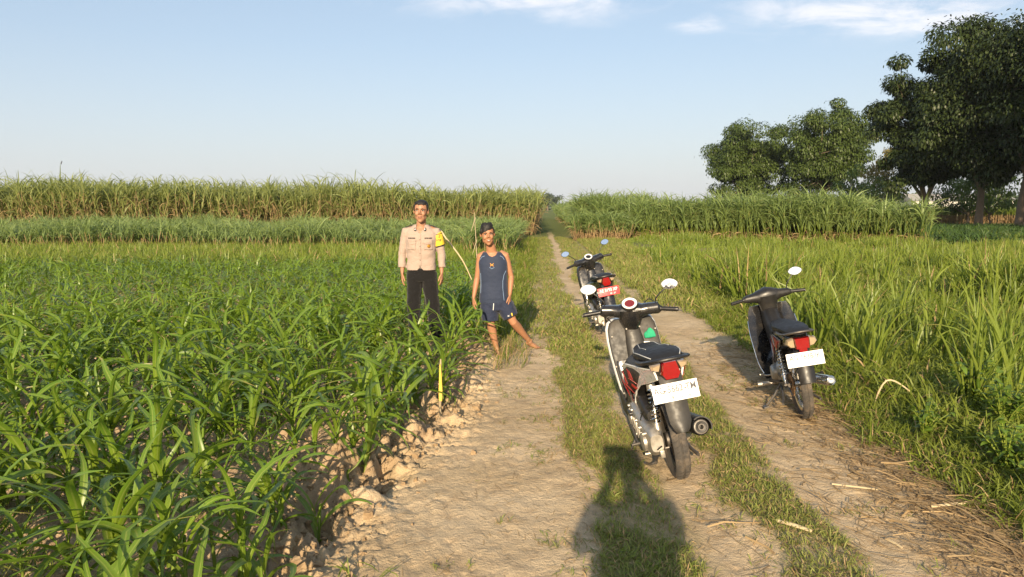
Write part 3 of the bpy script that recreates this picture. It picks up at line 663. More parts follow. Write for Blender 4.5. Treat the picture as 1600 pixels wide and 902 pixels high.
tree('sapling', 'small light green tree with upright leaves above the cane', 36.2, 82, 6.4, (1.7, 1.6), 1.6, 41, M_sap, 1500, .34, .08, .3, None, 26, clump=(1.1, 1.9), lumps=.4)
tree('yellowing_tree', 'thin tree with yellow brown leaves behind the big dark one', 41.6, 86, 8.6, (2.6, 2.4), 2.0, 42, M_yel, 3200, .32, .10, .3, None, 40, clump=(.9, 1.7), lumps=.5)
tree('small_tree', 'small green tree behind the two right hand trunks, under the dark crowns', 43.4, 70, 6.6, (2.6, 2.4), 1.0, 43, M_sap, 2600, .30, .08, .2, None, 36, clump=(.9, 1.6), lumps=.4)
tree('small_tree', 'olive green bushy tree far behind the rightmost trunks', 48.5, 82, 6.2, (3.4, 3), .6, 44, M_tree, 5000, .30, .12, .2, None, 40, clump=(.9, 1.6))
tree('small_tree', 'low yellow green bush left of the first dark trunk', 34.5, 72, 4.6, (2.2, 2), .6, 45, M_sap, 1800, .30, .07, .2, None, 30, clump=(.9, 1.6), lumps=.4)
tree('umbrella_tree', 'distant flat topped grey green tree at the end of the track', 20.3, 440, 9.8, (8.6, 5), 4.0, 51, M_farleaf, 4200, 1.0, .35, .35, None, 60, clump=(.9, 1.5), lumps=.5)
# far treeline and the warehouse on the horizon
def far_mass(name, x0, x1, y, h0, h1, label, seed, mat, n=9000, sz=1.6):
    g = np.random.default_rng(seed); x = g.uniform(x0, x1, n); hh = h0 + (h1 - h0) * fbm(x * .03, x * 0 + seed, seed, 4)
    z = hh * g.random(n) ** .7; yy = y + g.uniform(-8, 8, n)
    v = ribbons(np.stack([x, yy, z], -1), g.uniform(0, 6.28, n), sz * g.uniform(.6, 1.3, n), sz * .7, g.normal(.2, .7, n), .8, 2, 2, prof='corn', roll=g.normal(0, .7, n), g=g)
    G = Geo(); G.add(*v, 0); tag(link(name, G.mesh(name, [mat])), label, 'treeline', kind='stuff')
far_mass('far_treeline', -600, 900, 640, 2, 7, 'low hazy treeline along the far horizon', 61, M_farleaf, 14000, 3.5)
far_mass('far_woods', 110, 260, 330, 4, 9, 'grey green woods behind the pale warehouse', 62, M_farleaf, 7000, 2.2)
# sunlit maize field behind the trees on the right
g = np.random.default_rng(63)
x = g.uniform(40, 110, 5200); y = 84 + 26 * g.random(5200) ** 2
G = Geo(); B = np.stack([x, y, 0 * x], -1); T = B + np.array([0, 0, 1.3]); Tj = g.normal(0, .06, (len(x), 3)); Tj[:, 2] = 0; v = stalks(B, T + Tj, .03, .02, 3); G.add(*v, 1)
ii = np.repeat(np.arange(len(x)), 8); v = ribbons(B[ii] + np.array([0, 0, 1.0]) * g.uniform(.8, 1.35, len(ii))[:, None], g.uniform(0, 6.28, len(ii)), .95 * g.uniform(.6, 1.1, len(ii)), .075, 1.2, g.uniform(.6, 1.9, len(ii)), 3, 2, g=g); G.add(*v, 0)
ii = np.repeat(np.arange(len(x)), 4); v = ribbons(B[ii] + np.array([0, 0, .9]) * g.random(len(ii))[:, None], g.uniform(0, 6.28, len(ii)), .6, .07, .5, 1.9, 2, 2, g=g); G.add(*v, 1)
tag(link('far_crop', G.mesh('far_crop', [M_young, M_dry])), 'sunlit crop with brown stems far behind the tree trunks', 'crop', kind='stuff')
M_wh = simple('pale_plaster', (.62, .60, .55), .8); M_roofm = simple('roof_sheet', (.33, .31, .28), .6)
wh = tag(empty('warehouse', (150, 262, 0)), 'long low pale warehouse with grey roof on the far right horizon', 'warehouse')
MB().box((0, 0, 2.0), (34, 12, 4.0)).build('wall', M_wh, wh)
MB().prism([(-6.6, 4.0), (6.6, 4.0), (0, 6.4)], -17.4, 17.4).build('roof', M_roofm, wh)
b = MB()
for i in range(9): b.box((-15 + i * 3.6, -6.03, 2.6), (1.4, .1, .8))
b.build('window', simple('dull_glass', (.08, .09, .10), .2), wh)
# leaning pole behind the sapling
b = MB(); b.tube([(0, 0, 0), (1.3, 0, 5.6)], [.07, .05], 8); tag(b.build('leaning_pole', simple('weathered_wood', (.12, .10, .08), .9)), 'thin dark pole leaning between the sapling and the yellowing tree', 'pole').location = (39.6, 84, 0)
# small bird in the sky
b = MB(); b.ell((0, 0, 0), (.07, .04, .18), rot=Matrix.Rotation(.5, 3, 'Y'))
b.prism([(-.05, 0), (.05, 0), (.03, .22), (-.01, .36)], -.006, .006, 'XZ'); b.prism([(-.05, 0), (.05, 0), (.03, -.2), (-.01, -.34)], -.006, .006, 'XZ'); b.ell((.12, 0, .2), .05)
tag(b.build('bird', simple('dark_feathers', (.03, .03, .035), .7)), 'tiny dark bird flying over the left cane field', 'bird').location = (-40.6, 70, 1.7 + 70 * .0575); COL.objects['bird'].scale = (.6, .6, .6)
# ---------------------------------------------------------------- air
t = NT('haze'); t.n.remove(t.b); pv = t.node('ShaderNodeVolumePrincipled'); pv.inputs['Color'].default_value = (.80, .88, 1.0, 1); pv.inputs['Density'].default_value = .00012; pv.inputs['Anisotropy'].default_value = .0
t.l.new(pv.outputs[0], t.o.inputs['Volume'])
tag(MB().box((0, 2200, 29.5), (6300, 5200, 61)).build('haze', t.m), 'thin pale evening haze over the fields', 'haze', kind='stuff')
# ---------------------------------------------------------------- motorbikes
K = dict(dirt=.22, dirtcol=(.38, .29, .19))
M_rub = simple('tyre_rubber', (.060, .054, .048), .85, dirt=.55, dirtcol=(.30, .23, .16), bump=.3, bscale=120)
M_blk = simple('black_plastic', (.013, .0125, .0125), .4, dirt=.07, dirtcol=(.20, .16, .11))
M_gry = simple('dark_grey_plastic', (.030, .028, .025), .5, dirt=.13, dirtcol=(.24, .19, .13))
M_blkp = simple('black_paint', (.012, .012, .013), .22, coat=.5, dirt=.12, dirtcol=(.2, .16, .11))
M_whp = simple('white_paint', (.80, .79, .76), .3, coat=.4, dirt=.08, dirtcol=(.40, .32, .22))
M_alu = simple('cast_aluminium', (.50, .47, .42), .42, metal=.85, dirt=.45, dirtcol=(.24, .19, .13), bump=.25)
M_chr = simple('chrome', (.75, .74, .72), .14, metal=1.)
M_stl = simple('dark_steel', (.13, .12, .11), .45, metal=.7, dirt=.4, dirtcol=(.25, .19, .12))
M_seat = simple('seat_vinyl', (.014, .014, .015), .55, spec=.4)
M_pip = simple('white_piping', (.65, .64, .6), .5)
M_red = simple('red_lens', (.24, .004, .006), .12, coat=.8); 
M_redm = simple('red_paint', (.50, .02, .025), .35)
M_lens = simple('clear_lens', (.36, .27, .17), .12, coat=.8)
M_plw = simple('white_plate', (.88, .88, .87), .4); M_plr = simple('red_plate', (.70, .035, .045), .45)
M_ink = simple('worn_black_ink', (.10, .10, .11), .6); M_inkw = simple('white_ink', (.85, .82, .8), .5)
M_yel2 = simple('yellow_sticker', (.66, .44, .05), .6, dirt=.3); M_grn = simple('green_cloth', (.02, .33, .17), .8); M_org = simple('orange_button', (.85, .35, .05), .4)
M_pur = simple('purple_paint', (.09, .05, .30), .3); M_dial = simple('dial_face', (.16, .02, .025), .3)
M_mir = simple('mirror_glass', (.74, .79, .87), .03, metal=1.)
def helix(mb, a, b, rad, wire, turns, mi=0, n=6):
    a, b = Vector(a), Vector(b); d = (b - a); t = d.normalized(); p = t.orthogonal().normalized(); q = t.cross(p); k = turns * 12
    mb.tube([a + d * (i / k) + p * rad * cos(2 * pi * i / 12) + q * rad * sin(2 * pi * i / 12) for i in range(k + 1)], wire, n, mi)
def wheel(root, y, z, R_, hw, rim_r, M=None, spoked=False, mat_rim=None):
    c = (0, y, z); b = MB()
    rp = [(rim_r + .004, -hw * .62), (rim_r + .006, -hw * .5), (rim_r - .012, -hw * .3), (rim_r - .012, hw * .3), (rim_r + .006, hw * .5), (rim_r + .004, hw * .62), (rim_r - .004, hw * .62), (rim_r - .022, hw * .32), (rim_r - .022, -hw * .32), (rim_r - .004, -hw * .62)]
    b.lathe(rp, c, n=48); 
    if spoked:
        b.lathe([(.0, -.05), (.05, -.05), (.055, -.04), (.03, -.03), (.03, .03), (.055, .04), (.05, .05), (0, .05)], c, n=20, closed=False)
        for i in range(32):
            a0 = 2 * pi * i / 32; a1 = a0 + (.5 if i % 2 else -.5); s = -.04 if (i // 2) % 2 else .04
            b.tube([(s, y + .05 * cos(a1), z + .05 * sin(a1)), (0, y + (rim_r - .018) * cos(a0), z + (rim_r - .018) * sin(a0))], .0022, 4)
    else:
        b.lathe([(0, -.045), (.045, -.045), (.05, -.02), (.05, .02), (.045, .045), (0, .045)], c, n=20, closed=False)
        for i in range(5):
            a0 = 2 * pi * i / 5
            for da in (-.16, .16):
                b.tube([(0, y + .04 * cos(a0), z + .04 * sin(a0)), (0, y + (rim_r - .016) * cos(a0 + da), z + (rim_r - .016) * sin(a0 + da))], [(.012, .010), (.009, .008)], 6)
    w = b.build('wheel', mat_rim or M_stl, root, M=M)
    t = MB(); pr = [(rim_r, -hw * .62), (rim_r + (R_ - rim_r) * .35, -hw * .95), (rim_r + (R_ - rim_r) * .68, -hw), (R_ - .014, -hw * .84), (R_ - .005, -hw * .5), (R_ - .001, -hw * .12), (R_ - .006, -hw * .05), (R_ - .006, hw * .05), (R_ - .001, hw * .12), (R_ - .005, hw * .5), (R_ - .014, hw * .84), (rim_r + (R_ - rim_r) * .68, hw), (rim_r + (R_ - rim_r) * .35, hw * .95), (rim_r, hw * .62)]
    t.lathe(pr, c, n=72)
    for i in range(44):   # tread grooves as thin raised bars
        a0 = 2 * pi * i / 44
        for s in (-1, 1):
            q = [(s * hw * k1, y + (R_ - k2) * cos(a0 + k3), z + (R_ - k2) * sin(a0 + k3)) for k1, k2, k3 in ((.16, .001, 0), (.5, .004, .05), (.84, .013, .07))]
            t.tube(q, .0028, 4)
    t.build('tyre', M_rub, w, M=M); return w
def sheet(mb, st, arch=.02, th=.004, n=8, mi=0):
    """st: (centre vec, half width, outward normal) stations -> curved strip with thickness"""
    rings = []
    for c, hw, nn in st:
        c, nn = Vector(c), Vector(nn).normalized(); up = []
        for k in range(n + 1):
            t = -1 + 2 * k / n; up.append(c + Vector((hw * t, 0, 0)) - nn * arch * t * t)
        dn = [p - nn * th for p in reversed(up)]; rings.append(up + dn)
    return mb.loft(rings, mi)
def mirror(root, sx, z0, y0, M, up=.15, out=.10, w=.062, h=.039, x0=.19, tilt=.13, roll=0.):
    b = MB(); b.curve([(sx * x0, y0, z0), (sx * (x0 + .005), y0 - .005, z0 + .05), (sx * (x0 + out * .6), y0 - .01, z0 + up * .7), (sx * (x0 + out), y0 - .0, z0 + up - .01)], .0052, 8)
    b.lathe([(0, -.012), (.012, -.012), (.012, .012), (0, .012)], (sx * x0, y0, z0), 'Z', 12, closed=False)
    m = b.build('mirror', M_blk, root, M=M)
    c = Vector((sx * (x0 + out + .012), y0, z0 + up)); 
    Rm = Matrix.Rotation(-tilt, 3, 'X') @ Matrix.Rotation(roll * sx, 3, 'Y')
    def rg(yy, k): return [c + Rm @ Vector((p[0] * k, yy, p[2] * k)) for p in ring('Y', 0, (0, 0), w, h, 24, 1.75)]
    b = MB(); b.loft([rg(.030, .3), rg(.026, .7), rg(.012, .98), rg(-.004, 1.04), rg(-.010, 1.03)]); b.build('mirror_housing', M_blk, m, M=M)
    b = MB(); b.loft([rg(-.0105, .95), rg(-.0125, .94)]); b.build('mirror_glass', M_mir, m, M=M)
def plate(root, c, tilt, l1, l2, mat, ink, extra=None):
    Mt = Matrix.Translation(c) @ Matrix.Rotation(-tilt, 4, 'X')
    b = MB(); b.box((0, 0, 0), (.275, .003, .108), bev=.001); p = b.build('number_plate', mat, root, M=Mt)
    b = MB(); 
    for sx_ in (-.06, .06): b.lathe([(0, -.004), (.006, -.004), (.006, 0), (0, 0)], (sx_, -.002, .012), 'Y', 10, closed=False)
    b.build('bolt', M_stl, p, M=Mt)
    F_ = Mt @ Matrix.Translation((0, -.0022, .016)) @ Matrix.Rotation(pi / 2, 4, 'X') @ Matrix.Diagonal((.82, 1, 1, 1)); text_part(l1, .058, ink, p, F_)
    F_ = Mt @ Matrix.Translation((.05, -.0022, -.034)) @ Matrix.Rotation(pi / 2, 4, 'X'); text_part(l2, .026, ink, p, F_)
    if extra:
        F_ = Mt @ Matrix.Translation((-.03, -.0022, -.036)) @ Matrix.Rotation(pi / 2, 4, 'X') @ Matrix.Rotation(.12, 4, 'Z'); text_part(extra, .030, M_blk, p, F_)
    return p
def steer_matrix(a, p=(0, .95, .80), rake=26):
    p = Vector(p); ax_ = Vector((0, -sin(R(rake)), cos(R(rake)))); return Matrix.Translation(p) @ Matrix.Rotation(R(a), 4, ax_) @ Matrix.Translation(-p)
def scooter(label, loc, heading, lean, steer, side_mat, body_mat, edge_mat, plate_args, decals=True, red_dial=True, mir=(.15, .10), trim_mat=None):
    trim_mat = trim_mat or M_gry
    x, y = loc; root = tag(empty('scooter', (x, y, gz(x, y) + .002), (0, -R(lean), R(heading))), label, 'scooter', 'motorbikes parked on the track')
    S = steer_matrix(steer)
    wheel(root, 0, .262, .262, .047, .182); wheel(root, 1.255, .262, .262, .040, .182, M=S)
    b = MB()
    for s in (-1, 1):
        b.curve([(s * .19, .93, .97), (s * .15, 1.0, .93), (s * .08, 1.02, .80), (s * .05, 1.05, .62)], .0045, 6); b.curve([(s * .21, .915, 1.0), (s * .17, .99, 1.03), (s * .09, 1.01, .95)], .004, 6)
    b.curve([(-.15, .30, .30), (-.17, .15, .36), (-.165, .0, .33), (-.15, -.06, .26)], .005, 6); b.curve([(-.12, .02, .50), (-.16, .06, .44), (-.17, .12, .38)], .004, 6); b.build('cables', M_blk, root)
    for s in (-1, 1):
        for xx, yy, z in ((.165, .888, .82), (.18, .84, .60), (.165, .80, .40), (.05, .875, .86)): MB().lathe([(0, -.010), (.006, -.010), (.006, .004), (0, .004)], (s * xx, yy, z), 'Y', 10, closed=False).build('screw', M_alu, root)
    # front fender, fork
    b = MB(); st = []
    for k in range(9):
        a0 = R(-10 + 150 * k / 8); st.append(((0, 1.255 + .285 * cos(a0), .262 + .285 * sin(a0)), .052, (0, cos(a0), sin(a0))))
    sheet(b, st, .03); b.build('front_fender', side_mat, root, M=S)
    b = MB()
    for s in (-1, 1): b.tube([(s * .065, 1.255, .262), (s * .065, 1.06, .66)], [.018, .02], 10)
    b.tube([(0, 1.05, .66), (0, .93, .95)], .022, 10); b.build('front_fork', M_stl, root, M=S)
    # inner leg shield, outer shield
    zs = [(.28, .155, .80), (.42, .170, .82), (.55, .182, .85), (.68, .190, .89), (.78, .190, .925), (.86, .182, .955), (.905, .160, .975), (.925, .12, .985)]
    b = MB(); b.loft([ring('Z', z, (0, yy), hw, .020, 28, 5.0) for z, hw, yy in zs]); b.build('inner_leg_shield', trim_mat, root)
    b = MB(); b.loft([ring('Z', z, (0, yy - .012), hw, .018, 24, 5.0) for z, hw, yy in ((.43, .155, .815), (.45, .160, .82), (.55, .168, .845), (.62, .172, .865), (.635, .165, .87))]); b.build('glove_box', M_blkp, root)
    b = MB(); b.loft([ring('Z', z, (0, yy + .055), hw + .012, .05 + .03 * sin((z - .3) * 5), 24, 2.2) for z, hw, yy in zs]); b.build('outer_leg_shield', edge_mat, root)
    b = MB(); b.loft([ring('Z', z, (0, yy), hw, hd, 16, 2.6) for z, yy, hw, hd in ((.52, .84, .075, .03), (.62, .85, .08, .04), (.74, .885, .07, .045), (.86, .92, .055, .04))])
    b.box((0, .835, .575), (.17, .01, .012), bev=.003); b.build('steering_cover', trim_mat, root)
    b = MB(); b.lathe([(0, -.02), (.016, -.02), (.019, -.012), (.019, .02), (0, .02)], (.015, .815, .66), 'Y', 16, closed=False); b.build('key_switch', M_stl, root)
    b = MB(); b.tube([(.02, .83, .60), (.02, .80, .59), (.02, .79, .615)], .005, 6); b.build('luggage_hook', M_blk, root)
    for s in (-1, 1):   # open cubby pockets
        b = MB(); b.loft([ring('Z', z, (s * .115, yy - .012), .045, .022, 16, 3) for z, yy in ((.48, .85), (.50, .85), (.66, .90), (.68, .905))]); b.build('storage_pocket', M_blk, root)
    # floor, side skirts
    b = MB(); b.prism([(.46, .315), (.90, .315), (.93, .35), (.88, .365), (.46, .365)], -.165, .165, bev=.008)
    for i in range(6): b.box((0, .52 + i * .055, .367), (.26, .012, .006), bev=.002)
    b.build('floorboard', M_blk, root)
    for s in (-1, 1):
        b = MB(); b.prism([(.36, .26), (.86, .25), (.97, .33), (.90, .42), (.62, .375), (.50, .43), (.44, .56), (.36, .50)], 0, .012, bev=.004, fn=lambda c, s=s: (s * (.160 + c.x + .015 * sin((c.y - .3) * 4)), c.y, c.z)); b.build('side_skirt', trim_mat, root)
    # rear body
    hb = [(-.34, .795, .045, .028), (-.27, .785, .085, .05), (-.12, .755, .122, .065), (.08, .71, .155, .085), (.28, .655, .185, .125), (.46, .60, .180, .165), (.54, .58, .115, .165), (.565, .57, .09, .15)]
    b = MB(); b.loft([ring('Y', yy, (0, z), hw, hh, 24, 2.8) for yy, z, hw, hh in hb]); b.build('rear_body', body_mat, root)
    hwat = lambda yy: float(np.interp(yy, [q[0] for q in hb], [q[2] for q in hb]))
    def hx(c):
        zc = np.interp(c.y, [q[0] for q in hb], [q[1] for q in hb]); hh_ = np.interp(c.y, [q[0] for q in hb], [q[3] for q in hb]); k = min(abs(c.z - zc) / hh_, 1)
        return hwat(c.y) * max(.74 if c.z < zc else .62, (1 - k ** 2.8) ** (1 / 2.8))
    for s in (-1, 1):
        poly = [(-.29, .80), (-.12, .785), (.02, .77), (.15, .755), (.28, .74), (.38, .72), (.45, .69), (.50, .64), (.535, .55), (.50, .42), (.42, .345), (.36, .36), (.31, .46), (.22, .55), (.08, .625), (-.12, .68), (-.28, .73)]
        b = MB(); b.prism(poly, 0, .012, bev=.004, fn=lambda c, s=s: (s * (hx(c) + .008 + c.x), c.y, c.z)); p_ = b.build('side_panel', side_mat, root)
        if decals:
            b = MB()
            for poly in ([(.12, .72), (.20, .725), (.15, .67), (.19, .66), (.12, .62), (.135, .665), (.09, .67)], [(.28, .69), (.33, .685), (.29, .60), (.33, .585), (.26, .53), (.27, .60), (.24, .61)], [(.36, .56), (.44, .60), (.42, .48), (.38, .42)], [(.17, .625), (.21, .60), (.19, .57), (.15, .59)]):
                b.prism(poly, 0, .0015, fn=lambda c, s=s: (s * (hx(c) + .0215 + c.x), c.y, c.z))
            b.build('decal', M_redm, p_)
            b = MB()
            for poly in ([(.19, .70), (.21, .71), (.17, .64), (.155, .65)], ) or ([(.08, .75), (.27, .745), (.26, .74), (.09, .743)], [(.20, .69), (.30, .72), (.25, .655), (.23, .66)], [(.33, .55), (.36, .57), (.34, .47), (.32, .48)]):
                b.prism(poly, 0, .0012, fn=lambda c, s=s: (s * (hx(c) + .0225 + c.x), c.y, c.z))
            b.build('decal', M_blk, p_)
    # seat
    ss_ = [(-.29, .838, .055, .010), (-.25, .848, .095, .026), (-.16, .846, .122, .038), (-.02, .832, .134, .045), (.12, .812, .136, .046), (.26, .785, .122, .046), (.40, .778, .100, .050), (.50, .765, .080, .045), (.545, .75, .055, .028)]
    b = MB(); b.loft([ring('Y', yy, (0, z), hw, hh, 24, 2.5) for yy, z, hw, hh in ss_]); seat = b.build('seat', M_seat, root)
    b = MB()
    for s in (-1, 1):
        P_, R_ = smooth_pts([(s * hw * .93, yy, z + hh * .45) for yy, z, hw, hh in ss_[1:8]], .0032, 4); b.tube(P_, R_, 5)
        P_, R_ = smooth_pts([(s * hw * .55, yy, z + hh * .93) for yy, z, hw, hh in ss_[3:8]], .0022, 4); b.tube(P_, R_, 5)
    b.build('piping', M_pip, seat)
    b = MB(); b.curve([(-.135, .0, .80), (-.142, -.15, .822), (-.12, -.29, .85), (-.06, -.375, .868), (.06, -.375, .868), (.12, -.29, .85), (.142, -.15, .822), (.135, 0, .80)], [(.012, .020)] * 8, 10, side=(0, 0, 1)); b.build('grab_rail', M_blk, root)
    b = MB(); b.box((-.10, .49, .69), (.035, .03, .07), rot=Matrix.Rotation(.4, 3, 'Z'), bev=.004); b.build('warning_sticker', M_yel2, root)
    # tail lamp
    b = MB(); b.loft([[(sx_ * k, yy, z) for sx_, z in ((-.060, .775), (-.040, .848), (.040, .848), (.060, .775), (.040, .745), (-.040, .745))] for yy, k in ((-.30, 1.0), (-.345, 1.0), (-.362, .88))]); lamp = b.build('tail_lamp', M_red, root)
    for s in (-1, 1):
        b = MB(); b.loft([[(s * px, yy, z) for px, z in ((.050, .838), (.112, .828), (.108, .802), (.066, .788))] for yy in (-.27, -.320)] + [[(s * px, -.332, z) for px, z in ((.055, .831), (.100, .822), (.098, .806), (.068, .795))]]); b.build('turn_signal', M_lens, root)
    # mudguard
    b = MB(); st = [((0, -.29, .77), .075, (0, -1, .3)), ((0, -.325, .71), .070, (0, -1, .2)), ((0, -.345, .64), .066, (0, -1, .25)), ((0, -.37, .56), .068, (0, -1, .35)), ((0, -.40, .49), .064, (0, -1, .4)), ((0, -.415, .45), .046, (0, -1, .45)), ((0, -.42, .430), .030, (0, -1, .5))]
    sheet(b, st, .018, .005); b.build('rear_mudguard', trim_mat, root)
    plate(root, (0, -.385, .672), R(14), *plate_args)
    # engine, drive case, shock, filter
    b = MB(); b.loft([ring('Y', yy, (cx_, z), hw, hh, 18, 3.2) for yy, cx_, z, hw, hh in ((.47, -.115, .355, .04, .06), (.44, -.125, .355, .065, .09), (.34, -.13, .35, .070, .105), (.22, -.128, .325, .064, .088), (.10, -.128, .305, .062, .088), (.0, -.125, .29, .064, .100), (-.07, -.122, .285, .055, .088), (-.10, -.12, .282, .04, .055))])
    for yy, z in ((.42, .41), (.30, .41), (.18, .37), (.06, .355), (-.05, .345), (.40, .27), (.25, .255), (.10, .225), (-.03, .205)): b.lathe([(0, -.062), (.011, -.062), (.012, -.04), (.012, .01), (0, .01)], (-.136, yy, z), 'X', 10, closed=False)
    for i in range(6): b.box((-.192, .40 - i * .075, .335 - i * .010), (.012, .012, .12 - .004 * i), bev=.003)
    b.lathe([(0, -.018), (.045, -.018), (.06, -.008), (.06, .02), (0, .02)], (-.188, -.01, .28), 'X', 20, closed=False)
    b.lathe([(0, -.016), (.04, -.016), (.05, -.008), (.05, .02), (0, .02)], (-.195, .36, .34), 'X', 20, closed=False)
    b.box((-.10, -.10, .215), (.03, .05, .05), bev=.006); drive = b.build('drive_case', M_alu, root)
    b = MB(); b.box((.0, .36, .34), (.17, .20, .17), bev=.02); b.loft([ring('Y', yy, (0, .36), hh, hh, 16, 4) for yy, hh in ((.40, .07), (.44, .075), (.60, .07), (.66, .05))])
    for i in range(6): b.box((0, .46 + i * .028, .36), (.17, .008, .17), bev=.002)
    b.build('engine', M_stl, root)
    b = MB(); b.loft([ring('Y', yy, (-.108, z), hw, hh, 16, 3) for yy, z, hw, hh in ((.30, .47, .03, .03), (.27, .475, .045, .055), (.10, .455, .048, .06), (.02, .44, .042, .045), (-.01, .435, .03, .03))]); b.build('air_filter_box', M_blk, root)
    b = MB(); b.tube([(-.095, -.055, .345), (-.075, .03, .665)], .010, 10); b.tube([(-.095, -.055, .345), (-.092, -.042, .40)], .026, 14); b.tube([(-.079, .012, .60), (-.075, .03, .665)], .028, 14)
    sh = b.build('shock_absorber', M_alu, root); b = MB(); helix(b, (-.093, -.045, .385), (-.079, .012, .615), .026, .0055, 9); b.build('spring', M_chr, sh)
    b = MB(); b.curve([(-.06, .25, .45), (-.09, .30, .50), (-.04, .42, .52)], .018, 8); b.curve([(-.15, .2, .40), (-.13, .05, .47), (-.11, -.06, .52), (-.08, -.05, .60)], .006, 6); b.curve([(-.17, .1, .24), (-.15, -.05, .22), (-.10, -.13, .27)], .005, 6); b.build('hoses', M_blk, root)
    b = MB(); b.curve([(-.16, .38, .33), (-.20, .36, .30), (-.205, .22, .235), (-.205, .14, .225)], [.010, .009, .008, .008], 8); b.tube([(-.19, .14, .225), (-.255, .13, .225)], .011, 8); b.build('kick_starter', M_stl, root)
    b = MB(); b.box((-.185, .33, .385), (.06, .10, .022), bev=.006); b.box((-.155, .33, .375), (.04, .03, .03), bev=.004); b.build('foot_peg', M_blk, root)
    b = MB()
    for s in (-1, 1): b.curve([(s * .10, .28, .22), (s * .11, .10, .16), (s * .14, -.02, .13)], .012, 8)
    b.tube([(-.11, .12, .165), (.11, .12, .165)], .010, 8); b.curve([(-.13, -.0, .13), (-.17, .0, .12), (-.21, -.03, .15)], .008, 6); b.build('centre_stand', M_stl, root)
    lz = lambda xx: -xx * tan(R(lean))
    b = MB(); b.curve([(-.12, .50, .24), (-.17, .47, .16), (-.255, .42, lz(-.255) + .01)], [.013, .011, .010], 8); b.box((-.262, .418, lz(-.262) + .003), (.05, .07, .012), rot=Matrix.Rotation(-R(lean), 3, 'Y'), bev=.003); b.build('side_stand', M_stl, root)
    # muffler
    A_, B_ = Vector((.130, .26, .285)), Vector((.145, -.22, .375)); d = (A_ - B_).normalized(); Q = d.to_track_quat('X', 'Z').to_matrix(); ln = (A_ - B_).length
    b = MB(); b.lathe([(0, ln), (.03, ln), (.052, ln - .05), (.056, ln * .5), (.056, .02), (.052, 0), (.049, -.004), (.046, .004), (.020, .006), (.018, -.012), (.013, -.012), (.013, .05), (0, .05)], B_, Q, 26, closed=False)
    b.curve([A_ - d * .03, (.13, .40, .22), (.08, .52, .24), (.04, .62, .33)], .016, 10); mf = b.build('muffler', M_blk, root)
    b = MB(); b.lathe([(.044, .004), (.044, -.006), (.036, -.007), (.036, .002)], B_, Q, 26); b.lathe([(.019, .004), (.021, -.015), (.014, -.015), (.014, .004)], B_, Q, 16); b.build('tail_ring', M_stl, mf)
    b = MB(); rings = []
    for t_ in (-.02, .0, .12, .26, .30):
        o = []
        for rr_, rev in ((.068, 0), (.060, 1)):
            for k in range(9):
                a0 = R(-35 + 150 * (k if not rev else 8 - k) / 8); o.append(B_ + Q @ Vector((t_, sin(a0) * rr_ * (-1), cos(a0) * rr_)))
        rings.append(o)
    b.loft(rings); b.build('heat_shield', M_blk, mf)
    # handlebar assembly
    b = MB(); b.loft([ring('X', xx, (yy, z), hy, hz_, 18, 2.6) for xx, yy, z, hy, hz_ in ((-.222, .895, .988, .026, .028), (-.205, .90, .995, .045, .044), (-.14, .912, .992, .055, .044), (-.085, .925, .980, .070, .050), (-.03, .93, .985, .085, .066), (.03, .93, .985, .085, .066), (.085, .925, .980, .070, .050), (.14, .912, .992, .055, .044), (.205, .90, .995, .045, .044), (.222, .895, .988, .026, .028))])
    b.loft([ring('Z', z, (0, yy), hw, hd, 18, 3) for z, yy, hw, hd in ((.83, .935, .046, .050), (.87, .92, .066, .066), (.93, .905, .088, .078), (.99, .905, .085, .085))]); hb_ = b.build('handlebar_cowl', M_blkp, root, M=S)
    Q2 = Vector((0, -.60, .80)).to_track_quat('X', 'Z').to_matrix(); c = (0, .872, 1.034)
    b = MB(); b.lathe([(0, .0), (.064, .0), (.064, .012), (.060, .018), (.056, .014)], c, Q2, 30, closed=False); b.build('dial_housing', M_blk, hb_, M=S)
    b = MB(); b.lathe([(.038, .0135), (.057, .015), (.057, .018), (.038, .016)], c, Q2, 30); b.build('dial_ring', M_whp, hb_, M=S)
    b = MB(); b.lathe([(0, .0145), (.040, .0145), (.040, .010), (0, .010)], c, Q2, 24, closed=False); b.build('dial_face', M_dial if red_dial else M_blk, hb_, M=S)
    hb2 = MB().tube([(-.25, .893, .988), (.25, .893, .988)], .011, 8); hbar = hb2.build('handlebar', M_stl, root, M=S)
    for s in (-1, 1):
        b = MB(); pts_ = [Vector((s * (.222 + .118 * k / 12), .893 - .022 * k / 12, .988 - .010 * k / 12)) for k in range(13)]
        b.tube(pts_, [.0165 + .0012 * (k % 2) for k in range(13)], 14); b.tube([pts_[-1], pts_[-1] + Vector((s * .014, -.003, 0))], [.0175, .014], 12); b.tube([pts_[0], pts_[0] + Vector((s * .006, 0, 0))], .024, 14)
        g_ = b.build('grip', M_blk, hbar, M=S)
        b = MB(); b.curve([(s * .20, .925, .985), (s * .235, .955, .982), (s * .30, .955, .972), (s * .365, .925, .958)], [.008, .006, .005, .006], 8, side=(0, 0, 1)); b.build('brake_lever', M_alu, hbar, M=S)
        b = MB(); b.box((s * .165, .868, .975), (.022, .006, .010), bev=.002); b.build('switch_button', M_org, hb_, M=S)
        mirror(root, s, 1.015, .915, S, *mir)
    return root
rootA = scooter('scooter with white side panels, red decals and white plate, nearest of the three motorbikes', (1.09, 4.83), 1.0, 11.3, -13, M_whp, M_gry, M_whp, ('AG 5662 TM', '12 . 26', M_plw, M_ink, '19'))
b = MB(); b.ell((.115, .880, .785), (.042, .02, .030)); b.prism([(.07, .765), (.160, .76), (.150, .81), (.122, .84), (.095, .81)], .860, .885, 'XZ', bev=.006)
tag(b.build('cloth', M_grn), 'small green cloth tucked into the pocket of the near scooter', 'cloth')
